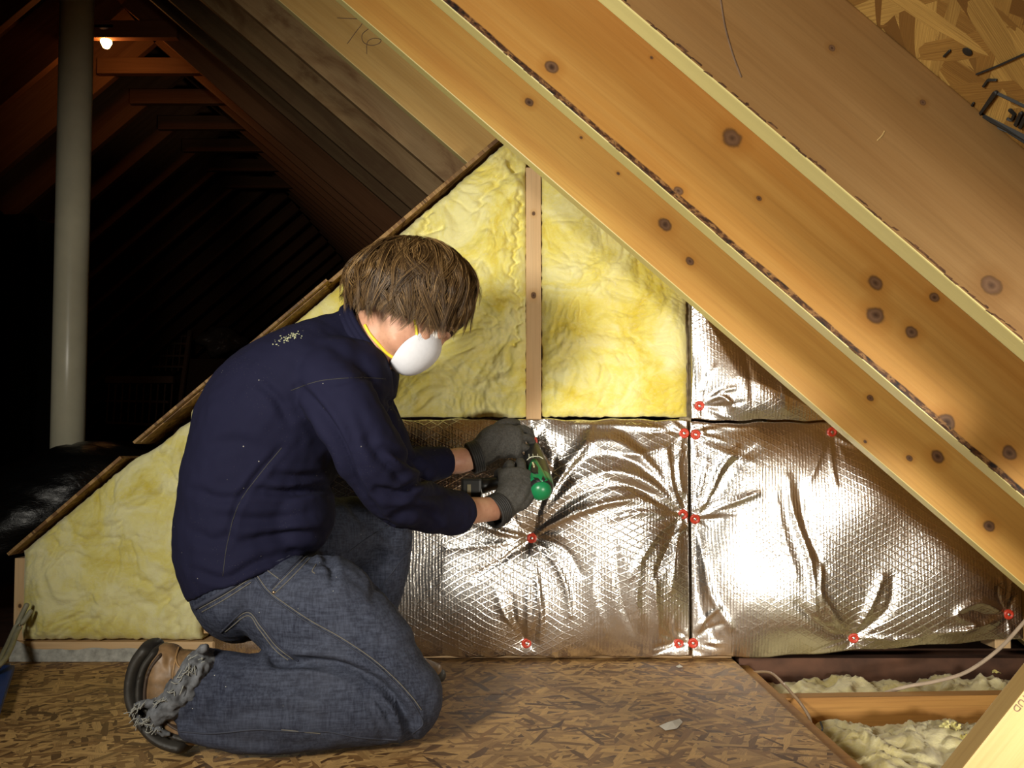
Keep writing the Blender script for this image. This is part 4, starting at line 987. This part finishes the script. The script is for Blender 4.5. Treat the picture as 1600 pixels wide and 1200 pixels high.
# torn hem of the near trouser leg
bm = bmesh.new(); hem = []
path = [(318, 1012), (306, 1026), (292, 1048), (276, 1074), (250, 1094), (220, 1100), (212, 1112), (222, 1126), (245, 1136), (262, 1148)]
for q, p in enumerate(smooth2(path, 5)):
    Dp = 1.437 + .028 * abs(math.sin(q * .4)) if q < 25 else 1.45
    hem.append(P(p[0] + rr.uniform(-2, 2), p[1] + rr.uniform(-2, 2), Dp))
for q in range(len(hem) - 1):
    loft(bm, [(hem[q], .006 + rr.uniform(0, .005), .006), (hem[q + 1], .006 + rr.uniform(0, .005), .006)], ref=(0, 1, 0), n=1, seg=8)
loft(bm, [(P(318, 1036, 1.475), .050, .028), (P(292, 1080, 1.475), .050, .032), (P(252, 1112, 1.475), .044, .020)], n=5, seg=18)
hemo = remesh('torn_hem', bm, .0032, simple('frayed_denim', (.10, .105, .115), .95, scale=70, var=.6, bump=.8), 3); under(tag(hemo, 'torn and frayed pale hem')); 
v = getv(hemo.data); v[:, 2] = np.maximum(v[:, 2], .002); setv(hemo.data, v); folds(hemo, [([(315, 1025), (300, 1060), (280, 1095)], .006, 4), ([(270, 1070), (250, 1095), (235, 1115)], .005, 4)], .0045, 45, 3)
TH_ = bvh_of(hemo); bm = bmesh.new()
for q in range(80):
    b = path[rr.randrange(1, 9)]; h, n_ = cast(TH_, b[0] + rr.uniform(-8, 14), b[1] + rr.uniform(-8, 8), .0)
    if h is None: continue
    d = Vector((rr.uniform(-1, .2), -.3, rr.uniform(-.9, .5))).normalized() * rr.uniform(.006, .017)
    pts = [h, h + d * .5 + Vector((0, -.002, rr.uniform(-.003, .003))), h + d]
    if min(p.z for p in pts) > .001: tube(bm, pts, .00032, 3, 4)
o = under(obj('frayed_threads', bm, simple('pale_thread', (.28, .28, .25), .9), None, True)); o['kind'] = 'stuff'

# ---- boots
def boot(D, dx, dy, label, sc_=1):
    bt = empty('boot', P(240 + dx, 1160 + dy, D)); Q = lambda x, y, d=0: P(x + dx, y + dy, D + d)
    solep = [(228, 1010), (214, 1030), (207, 1056), (208, 1085), (220, 1115), (240, 1140), (262, 1154), (284, 1160)]
    for nm, off, th, wd, mt in (('outsole', 3, .0155, .050, M['rubber']), ('midsole', 18, .0105, .0475, M['rubber']), ('welt', 29, .0065, .0485, simple('welt_rubber', (.045, .028, .018), .6))):
        bm = bmesh.new(); loft(bm, [(Q(x + off * .95, y + (off * .25 if y < 1100 else -off * .85)), wd * (.82 + .18 * min(1, i / 5)), th) for i, (x, y) in enumerate(solep)], n=5, seg=20)
        o = remesh(nm, bm, .0028, mt, 2); attach(o, bt)
    bm = bmesh.new()
    loft(bm, [(Q(254, 1024), .036, .026), (Q(252, 1050), .041, .036), (Q(252, 1080), .043, .038), (Q(262, 1108), .044, .034), (Q(278, 1132), .043, .026), (Q(300, 1146), .038, .018)], n=5, seg=24)
    loft(bm, [(Q(248, 1045), .036, .034), (Q(285, 1055), .042, .044), (Q(318, 1066), .044, .046)], n=4, seg=22)
    o = remesh('upper', bm, .003, M['leather'], 4); folds(o, [([(262, 1020), (266, 1060), (262, 1095)], .002, 4), ([(285, 1022), (292, 1050), (286, 1085)], .003, 5)], .0012, 30, 2); attach(o, bt)
    tu = bvh_of(o); bm = bmesh.new()
    for pts in ([(272, 1012), (268, 1030), (276, 1044), (300, 1048)], [(270, 1016), (263, 1060), (268, 1095)]): seam(bm, tu, [(a + dx, b + dy) for a, b in pts], .0016, .0004)
    if len(bm.verts): attach(obj('stitched_seam', bm, M['leather_tan'], None, True), bt)
    else: bm.free()
    under(bt); tag(bt, label); return bt
person_loc = person.location
def attach(o, parent):
    o.parent = parent
    pw = parent_world(parent); o.matrix_parent_inverse = pw.inverted(); return o
boot(1.50, 7, 0, 'brown leather work boot with black ridged sole, toe on the floor')
# far boot flat on the floor
bt = empty('boot', P(600, 1060, 1.93)); 
bm = bmesh.new(); loft(bm, [(P(546, 1056, 1.93), .040, .012), (P(600, 1056, 1.93), .042, .012), (P(655, 1056, 1.93), .046, .012), (P(690, 1056, 1.93), .034, .012)], n=4); o = remesh('outsole', bm, .004, M['rubber'], 2)
v = getv(o.data); v[:, 2] += max(0, .001 - v[:, 2].min()); setv(o.data, v); attach(o, bt)
bm = bmesh.new(); loft(bm, [(P(552, 1035, 1.93), .036, .030), (P(600, 1030, 1.93), .040, .038), (P(650, 1042, 1.93), .042, .024), (P(682, 1048, 1.93), .032, .015)], n=4); loft(bm, [(P(566, 1040, 1.93), .042, .045), (P(568, 985, 1.93), .045, .048)], ref=(0, 1, 0), n=4)
attach(remesh('upper', bm, .004, M['leather'], 4), bt); under(bt); tag(bt, 'brown leather boot flat on the floor behind the kneeling leg')

# ---- gloves
def hand(name, wrist, palm, knuckles, fingers, thumb, label, cuff, side_ref, pr=(.018, .030)):
    bm = bmesh.new()
    loft(bm, [(wrist, .031, .027), (wrist.lerp(palm, .5), .036, .027), (palm, .042, pr[1] - .002), (sum(knuckles, Vector()) / 4, .040, pr[0])], ref=side_ref, n=5, seg=22)
    for k_, ch in zip(knuckles, fingers):
        r0 = .0097 if k_ != knuckles[3] else .0086
        loft(bm, [(palm.lerp(k_, .45), r0 * 1.1, r0 * 1.1), (k_, r0 * 1.12, r0 * 1.12), (ch[0], r0, r0), (ch[1], r0 * .95, r0 * .95), (ch[2], r0 * .82, r0 * .82)], ref=(.3, .2, .9), n=4, seg=14)
    loft(bm, [(wrist.lerp(palm, .6), .018, .018), (thumb[0], .0150, .0150), (thumb[1], .0125, .0125), (thumb[2], .0105, .0105)], ref=(.3, .2, .9), n=4, seg=14)
    o = remesh(name, bm, .0022, M['glove'], 3); folds(o, [], .0012, 55, 2); return o
W = P(782, 795, 1.875)
nk = [P(832, 742, 1.925), P(815, 735, 1.92), P(799, 738, 1.915), P(785, 746, 1.91)]
nf = [[P(838, 732, 1.955), P(832, 726, 1.985), P(822, 728, 2.00)], [P(814, 722, 1.945), P(810, 725, 1.978), P(806, 742, 1.99)], [P(797, 726, 1.94), P(792, 730, 1.972), P(789, 747, 1.985)], [P(783, 736, 1.935), P(777, 741, 1.965), P(775, 755, 1.975)]]
gn = hand('glove', W, P(806, 768, 1.895), nk, nf, [P(825, 775, 1.92), P(830, 758, 1.955), P(822, 745, 1.975)], '', None, (P(832, 742, 1.925) - P(785, 746, 1.91)).normalized())
folds(gn, [([(800, 790), (812, 770), (822, 750)], .002, 4), ([(790, 775), (800, 760), (806, 745)], .002, 3.5), ([(812, 795), (825, 780), (832, 760)], .002, 4)], 0)
tag(gn, 'charcoal work glove gripping the driver handle'); under(gn)
bm = bmesh.new(); cp = [P(772, 799, 1.862), P(785, 792, 1.878)]; axc = (cp[1] - cp[0]).normalized(); c1 = Vector((0, 0, 1)); c1 = (c1 - axc * c1.dot(axc)).normalized(); c2 = axc.cross(c1)
for off, r_, t_ in ((-.005, .034, .0032), (.000, .034, .003), (.005, .0338, .003), (.010, .0335, .003), (.015, .0332, .003), (.020, .033, .003)):
    loft(bm, [(cp[0] + axc * off + c1 * r_ * math.cos(a) + c2 * r_ * math.sin(a), t_, t_) for a in [i * math.pi / 14 for i in range(29)]], ref=axc, n=1, seg=8, round_ends=False)
o = obj('cuff', bm, M['glove_cuff'], None, True); attach(o, gn); o['label'] = 'black elastic cuff'
fk = [P(808, 672, 2.03), P(812, 684, 2.02), P(810, 697, 2.015), P(802, 709, 2.015)]
ff = [[P(822, 672, 2.05), P(830, 682, 2.07), P(828, 692, 2.075)], [P(826, 685, 2.035), P(832, 694, 2.055), P(828, 702, 2.07)], [P(822, 700, 2.025), P(828, 708, 2.045), P(824, 713, 2.06)], [P(812, 713, 2.02), P(820, 720, 2.04), P(816, 722, 2.05)]]
gf = hand('glove', P(740, 714, 2.00), P(776, 690, 2.02), fk, ff, [P(780, 668, 2.035), P(796, 661, 2.055), P(808, 662, 2.075)], '', None, (P(808, 672, 2.03) - P(802, 709, 2.015)).normalized(), (.020, .034))
folds(gf, [([(770, 715), (785, 690), (800, 672)], .003, 4), ([(760, 700), (775, 672), (790, 662)], .002, 4)], 0); tag(gf, 'charcoal work glove of the far hand steadying the front of the driver'); under(gf)
bm = bmesh.new(); cp = [P(736, 716, 1.998), P(760, 708, 2.008)]; axc = (cp[1] - cp[0]).normalized(); c1 = Vector((0, 0, 1)); c1 = (c1 - axc * c1.dot(axc)).normalized(); c2 = axc.cross(c1)
for off in (0, .005, .010, .015, .020):
    loft(bm, [(cp[0] + axc * off + c1 * .035 * math.cos(a) + c2 * .034 * math.sin(a), .0032, .0032) for a in [i * math.pi / 14 for i in range(29)]], ref=axc, n=1, seg=8, round_ends=False)
o = obj('cuff', bm, M['glove_cuff'], None, True); attach(o, gf); o['label'] = 'black elastic cuff'

# ---- respirator with straps
mk = empty('respirator', H(0, .08, -.05)); bm = bmesh.new()
nu, nv = 22, 36; rings = []
for i in range(nu + 1):
    t = i / nu; ring = []
    for q in range(nv):
        a = q * 2 * math.pi / nv; rad = math.sin(t * math.pi / 2) ** .85
        r_ = .057 * rad; u_ = (.052 if math.cos(a) < 0 else .055) * rad; dp = .046 * math.cos(t * math.pi / 2) ** .9
        side = r_ * math.sin(a); up = u_ * math.cos(a)
        ring.append(bm.verts.new(H(side, .068 + dp - .5 * side * side / .052 * .6, -.056 + up)))
    rings.append(ring)
for r0, r1 in zip(rings[:-1], rings[1:]):
    for q in range(nv): bm.faces.new((r0[q], r0[(q + 1) % nv], r1[(q + 1) % nv], r1[q]))
bmesh.ops.remove_doubles(bm, verts=bm.verts[:], dist=.0004); bmesh.ops.recalc_face_normals(bm, faces=bm.faces)
rim = [v_.co.copy() for v_ in rings[-1]]
bmesh.ops.solidify(bm, geom=bm.faces[:], thickness=-.0022); shell = obj('shell', bm, M['mask'], None, True); attach(shell, mk)
bm = bmesh.new(); loft(bm, [(p, .0022, .0022) for p in rim + [rim[0]]], ref=HF, n=1, seg=6, round_ends=False); attach(obj('rim', bm, M['mask'], None, True), mk)
TB = bvh_of(body)
def on_body(px, py, off):
    h, n_ = cast(TB, px, py, off); return h
bm = bmesh.new(); ps = [on_body(x_, y_, .0016) for x_, y_ in smooth2([(570, 508), (578, 522), (592, 538), (606, 552), (619, 560)], 4)]; ps = [p for p in ps if p is not None]
ps = ps + [P(624, 561, ps[-1].y - .003)]
loft(bm, [(p, .0030, .0012) for p in ps], ref=(.35, 0, .9), n=2, seg=8); attach(obj('strap', bm, M['strap'], None, True), mk)
bm = bmesh.new(); ps = [on_body(x_, y_, .0022) for x_, y_ in smooth2([(648, 500), (650, 515), (652, 530), (655, 543)], 4)]; ps = [p for p in ps if p is not None]
if len(ps) > 2: loft(bm, [(p, .0026, .0012) for p in ps], ref=(1, 0, 0), n=2, seg=8); attach(obj('strap', bm, M['strap'], None, True), mk)
tag(mk, 'white cup respirator with two yellow elastic straps'); under(mk)
# ear and eye of the visible side, far ear too
for s_ in (1, -1):
    bm = bmesh.new(); ec = H(s_ * .071, -.008, -.022)
    for q in range(10):
        a = -2.2 + q * .42; p = ec + HF * (.013 * math.cos(a) - .004) + HU * (.024 * math.sin(a)) + HR * s_ * (.008 - .002 * math.cos(a)); ellipsoid(bm, p, [HR, HF, HU], (.006, .0055, .0065), 8)
    ellipsoid(bm, ec, [HR, HF, HU], (.006, .011, .019), 12); ellipsoid(bm, ec - HU * .024, [HR, HF, HU], (.006, .007, .008), 10)
    under(remesh('ear', bm, .0022, M['skin'], 3))
    bm = bmesh.new(); ellipsoid(bm, H(s_ * .031, .068, -.004), [HR, HF, HU], (.0125, .0125, .0125), 16); e_ = under(obj('eye', bm, simple('eye_white', (.75, .72, .68), .2), None, True))
    bm = bmesh.new(); ellipsoid(bm, H(s_ * .031, .0705, .0020), [HR, HF, HU], (.0150, .0140, .0140), 16); under(obj('eyelid', bm, M['skin'], None, True))
    bm = bmesh.new(); loft(bm, [(H(s_ * .014, .090, .016), .002, .003), (H(s_ * .030, .086, .019), .0025, .004), (H(s_ * .044, .076, .014), .0015, .002)], ref=HF, n=4, seg=8); under(obj('eyebrow', bm, simple('brow_hair', (.06, .035, .018), .8), None, True))

# ---- hair: cap and locks falling from the crown
hm = N('brown_hair'); f = hm.noise(hm.mapping(), 38, 3); f2 = hm.noise(hm.mapping(loc=(3, 1, 2)), 150, 2)
geo = hm.new('NewGeometry'); rpi = geo.outputs['Random Per Island']
hcol = hm.mix(hm.mask(hm.math('ADD', hm.math('MULTIPLY', f, .6), hm.math('MULTIPLY', rpi, .45)), .38, .72), (.045, .023, .009), (.22, .125, .045)); hcol = hm.mix(hm.math('MULTIPLY', hm.mask(rpi, .80, .95), .7), hcol, (.42, .26, .10))
M['hair'] = hm.out(hcol, .42, 0, None, .5)
capm = simple('hair_under', (.020, .011, .006), .8)
bm = bmesh.new(); cen = P(642, 452, 1.63)
ellipsoid(bm, cen, [Vector((1, 0, 0)), Vector((0, 1, 0)), Vector((0, 0, 1))], (.104, .094, .076), 40)
ellipsoid(bm, P(588, 458, 1.63), [Vector((1, 0, 0)), Vector((0, 1, 0)), Vector((0, 0, 1))], (.046, .080, .048), 30)
ellipsoid(bm, P(706, 480, 1.64), [Vector((1, 0, 0)), Vector((0, 1, 0)), Vector((0, 0, 1))], (.036, .070, .046), 30)
cap = remesh('hair', bm, .005, capm, 3); tag(cap, 'tousled brown hair'); under(cap)
AX, AY, AZ = .118, .108, .092
crown = np.array((.10, .05, 1.0)); crown /= np.linalg.norm(crown)
def end_angle(phi):      # azimuth: 0 = forehead, -90 deg = seen side, 180 = nape
    x_ = math.cos(phi); y_ = math.sin(phi)
    return R(108 + 24 * max(0, -y_) ** 1.5 + 17 * max(0, x_) + 22 * max(0, -y_ * x_))
V_, F_ = [], []
r2 = random.Random(11)
e1 = np.cross(crown, (0, 1, 0)); e1 /= np.linalg.norm(e1); e2 = np.cross(crown, e1)   # e1 ~ -x?
if e1[0] < 0: e1 = -e1
if e2[1] < 0: e2 = -e2
cn = np.array(cen)
def spoint(theta, phi, rad):
    if theta <= 1.5: ct_, st_ = math.cos(theta), math.sin(theta)
    else: ct_, st_ = math.cos(1.5) - (theta - 1.5) * .95, 1 - .16 * (theta - 1.5) ** 1.3
    d = crown * ct_ + (e1 * math.cos(phi) + e2 * math.sin(phi)) * st_
    return cn + np.array((d[0] * AX, d[1] * AY, d[2] * AZ)) * rad
NC = 460
for c_ in range(NC):
    phi = r2.uniform(0, 2 * math.pi); th0 = math.acos(1 - r2.random() * 1.15) * .95
    if phi < math.pi and r2.random() < .45: phi = -phi      # more locks on the seen side
    thE = min(end_angle(phi) + R(r2.uniform(-12, 8)), th0 + R(r2.uniform(60, 95)))
    if thE - th0 < .25: th0 = thE - .5
    sw = r2.uniform(-.30, .30) ; ph = r2.uniform(0, 6.28); amp = r2.uniform(.03, .15); lift = r2.uniform(.955, 1.075); curl = r2.uniform(-.09, .09); tipout = r2.uniform(-.09, .11)
    nst = 30; ns = 10; tone = r2.random()
    for s_ in range(nst):
        o1, o2 = r2.gauss(0, .035), r2.gauss(0, .042); l_ = r2.uniform(.86, 1.04); rj = r2.gauss(0, .012)
        wd = r2.uniform(.0003, .00065); pts = []
        for i in range(ns + 1):
            t = i / ns; th = th0 + (thE - th0) * t * l_ + o1; conv = 1 - .72 * t
            p_ = phi + o2 * conv / max(.35, math.sin(th)) + sw * t * t + amp * math.sin(t * 5 + ph)
            rad = lift + rj * conv + .022 * math.sin(t * 3.1) + curl * math.sin(t * 6 + ph) * .35 + tipout * t ** 3
            q = spoint(th, p_, rad)
            q = q + np.array((0, 0, -.010)) * max(0, t - .5) 
            pts.append(q)
        base = len(V_)
        for i, q in enumerate(pts):
            tan = pts[min(i + 1, ns)] - pts[max(i - 1, 0)]; nrm = q - cn; sd = np.cross(tan, nrm); sd /= np.linalg.norm(sd) + 1e-9; up = nrm / np.linalg.norm(nrm)
            w_ = wd * (1 - .75 * (i / ns) ** 2)
            V_ += [tuple(q + sd * w_), tuple(q - sd * w_), tuple(q + up * w_)]
        for i in range(ns):
            a_ = base + 3 * i; b_ = a_ + 3
            F_ += [(a_, a_ + 1, b_ + 1, b_), (a_ + 1, a_ + 2, b_ + 2, b_ + 1), (a_ + 2, a_, b_, b_ + 2)]
me = bpy.data.meshes.new('hair_locks'); me.from_pydata(V_, [], F_); me.update(); o = link('hair_locks', me, M['hair']); o['kind'] = 'stuff'; attach(o, cap)

# ---- cordless driver (held, a thing of its own)
dv = empty('cordless_driver', P(838, 735, 1.95)); tag(dv, 'green and black cordless driver held in the gloved hands against a red capped screw', 'drill')
R0 = P(845, 766, 1.895); F0 = P(833, 706, 2.045); ad = (F0 - R0).normalized(); rs = Vector((1, 0, 0)); rs = (rs - ad * rs.dot(ad)).normalized(); ru = rs.cross(ad)
Ld = (F0 - R0).length
def DD(t, s, u): return R0 + ad * (t * Ld) + rs * s + ru * u
if DD(0, 0, 1).z < R0.z: ru = -ru
M['drill_green'] = simple('green_plastic', (.010, .19, .065), .32, scale=30, var=.08, bump=.02); M['drill_black'] = simple('black_plastic', (.014, .014, .014), .4)
bm = bmesh.new(); loft(bm, [(DD(.05, 0, 0), .0285, .0285), (DD(.3, 0, 0), .0300, .0300), (DD(.65, 0, 0), .0275, .0275), (DD(.92, 0, 0), .0225, .0225)], ref=rs, n=5, seg=32); housing = obj('housing', bm, M['drill_black'], None, True); attach(housing, dv)
bm = bmesh.new(); loft(bm, [(DD(.0, 0, .0), .0245, .0245), (DD(.06, 0, 0), .0292, .0292), (DD(.12, 0, 0), .0302, .0302), (DD(.20, 0, 0), .0306, .0306)], ref=rs, n=5, seg=32); attach(obj('end_cap', bm, M['drill_green'], None, True), dv)
tH = bvh_of(housing)
def patch(polyg, name, mt, off, th):       # polygon in photo px laid on the housing
    bm = bmesh.new(); vs = []
    c = (sum(p[0] for p in polyg) / len(polyg), sum(p[1] for p in polyg) / len(polyg)); pts = []
    for i in range(len(polyg)):
        a, b = polyg[i], polyg[(i + 1) % len(polyg)]
        for k in range(4): pts.append((a[0] + (b[0] - a[0]) * k / 4, a[1] + (b[1] - a[1]) * k / 4))
    layers = []
    for s_ in (1, .66, .33):
        layers.append([(c[0] + (p[0] - c[0]) * s_, c[1] + (p[1] - c[1]) * s_) for p in pts])
    rows = []
    for L_ in layers:
        row = []
        for p in L_:
            h, n_ = cast(tH, p[0], p[1], off)
            if h is None: bm.free(); return None
            row.append(bm.verts.new(h))
        rows.append(row)
    h, n_ = cast(tH, c[0], c[1], off); cv = bm.verts.new(h); n = len(pts)
    for r0, r1 in zip(rows[:-1], rows[1:]):
        for i in range(n): bm.faces.new((r0[i], r0[(i + 1) % n], r1[(i + 1) % n], r1[i]))
    for i in range(n): bm.faces.new((rows[-1][i], rows[-1][(i + 1) % n], cv))
    bmesh.ops.recalc_face_normals(bm, faces=bm.faces); bmesh.ops.solidify(bm, geom=bm.faces[:], thickness=th)
    o = obj(name, bm, mt, None, True); attach(o, dv); return o
patch([(833, 718), (828, 726), (826, 736), (830, 748), (846, 754), (856, 751), (852, 742), (845, 730), (838, 718)], 'green_shell', M['drill_green'], .0012, .001)
patch([(834, 722), (830, 731), (830, 739), (836, 742), (841, 742), (841, 732)], 'badge', M['drill_black'], .0022, .0006)
patch([(834, 747), (841, 748), (846, 754), (838, 753)], 'vent_slot', M['drill_black'], .0022, .0006); patch([(848, 745), (852, 750), (849, 753), (846, 750)], 'vent_slot', M['drill_black'], .0022, .0006)
bm = bmesh.new(); seam(bm, tH, [(823, 720), (829, 715), (836, 713.5), (843, 714), (848, 717)], .0011, .0008)
for px in (827, 833, 840): seam(bm, tH, [(px, 716 - (px - 823) * .1), (px, 713), (px - .3, 710)], .0009, .0008)
if len(bm.verts): o = obj('torque_marks', bm, simple('pale_mark', (.55, .55, .42), .5), None, True); attach(o, dv)
else: bm.free()
h, n_ = cast(tH, 835.5, 732, .0032)
if h is not None:
    t_ = text('HITACHI', .0055, 'badge_lettering', simple('badge_gold', (.75, .68, .35), .4), None, Matrix.Identity(4), .0001, .0002)
    xa = (P(838.5, 740, h.y) - P(833.5, 724, h.y)).normalized(); za = (n_ - xa * n_.dot(xa)).normalized(); ya = za.cross(xa)
    o0 = h - xa * .0125 - ya * .002
    t_.data.transform(Matrix(((xa.x, ya.x, za.x, o0.x), (xa.y, ya.y, za.y, o0.y), (xa.z, ya.z, za.z, o0.z), (0, 0, 0, 1)))); attach(t_, dv)
bm = bmesh.new(); loft(bm, [(DD(.92, 0, 0), .0215, .0215), (DD(1.08, 0, 0), .0190, .0190), (DD(1.18, 0, 0), .0120, .0120)], ref=rs, n=3, seg=24); attach(obj('chuck', bm, M['drill_black'], None, True), dv)
bm = bmesh.new(); tube(bm, [DD(1.15, 0, 0), DD(1.15, 0, 0).lerp(P(833, 690, 2.145), .97)], .0032, 2, 8); attach(obj('bit', bm, M['zinc'], None, True), dv)
bm = bmesh.new(); loft(bm, [(P(838, 745, 1.945), .019, .016), (P(812, 748, 1.955), .0185, .0155), (P(775, 755, 1.955), .0175, .0150), (P(755, 759, 1.95), .020, .018)], ref=(0, 1, 0), n=4, seg=20); attach(obj('handle', bm, M['drill_black'], None, True), dv)
bm = bmesh.new(); A_ = P(740, 760, 1.95); box(bm, (A_.x - .026, A_.y - .045, A_.z - .028), (A_.x + .020, A_.y + .040, A_.z + .020), .006); attach(obj('battery', bm, simple('battery_plastic', (.02, .02, .018), .5)), dv)
bm = bmesh.new(); box(bm, (A_.x - .012, A_.y - .0465, A_.z - .024), (A_.x - .004, A_.y - .0452, A_.z + .006)); attach(obj('battery_label', bm, simple('label_tan', (.3, .26, .15), .6)), dv)
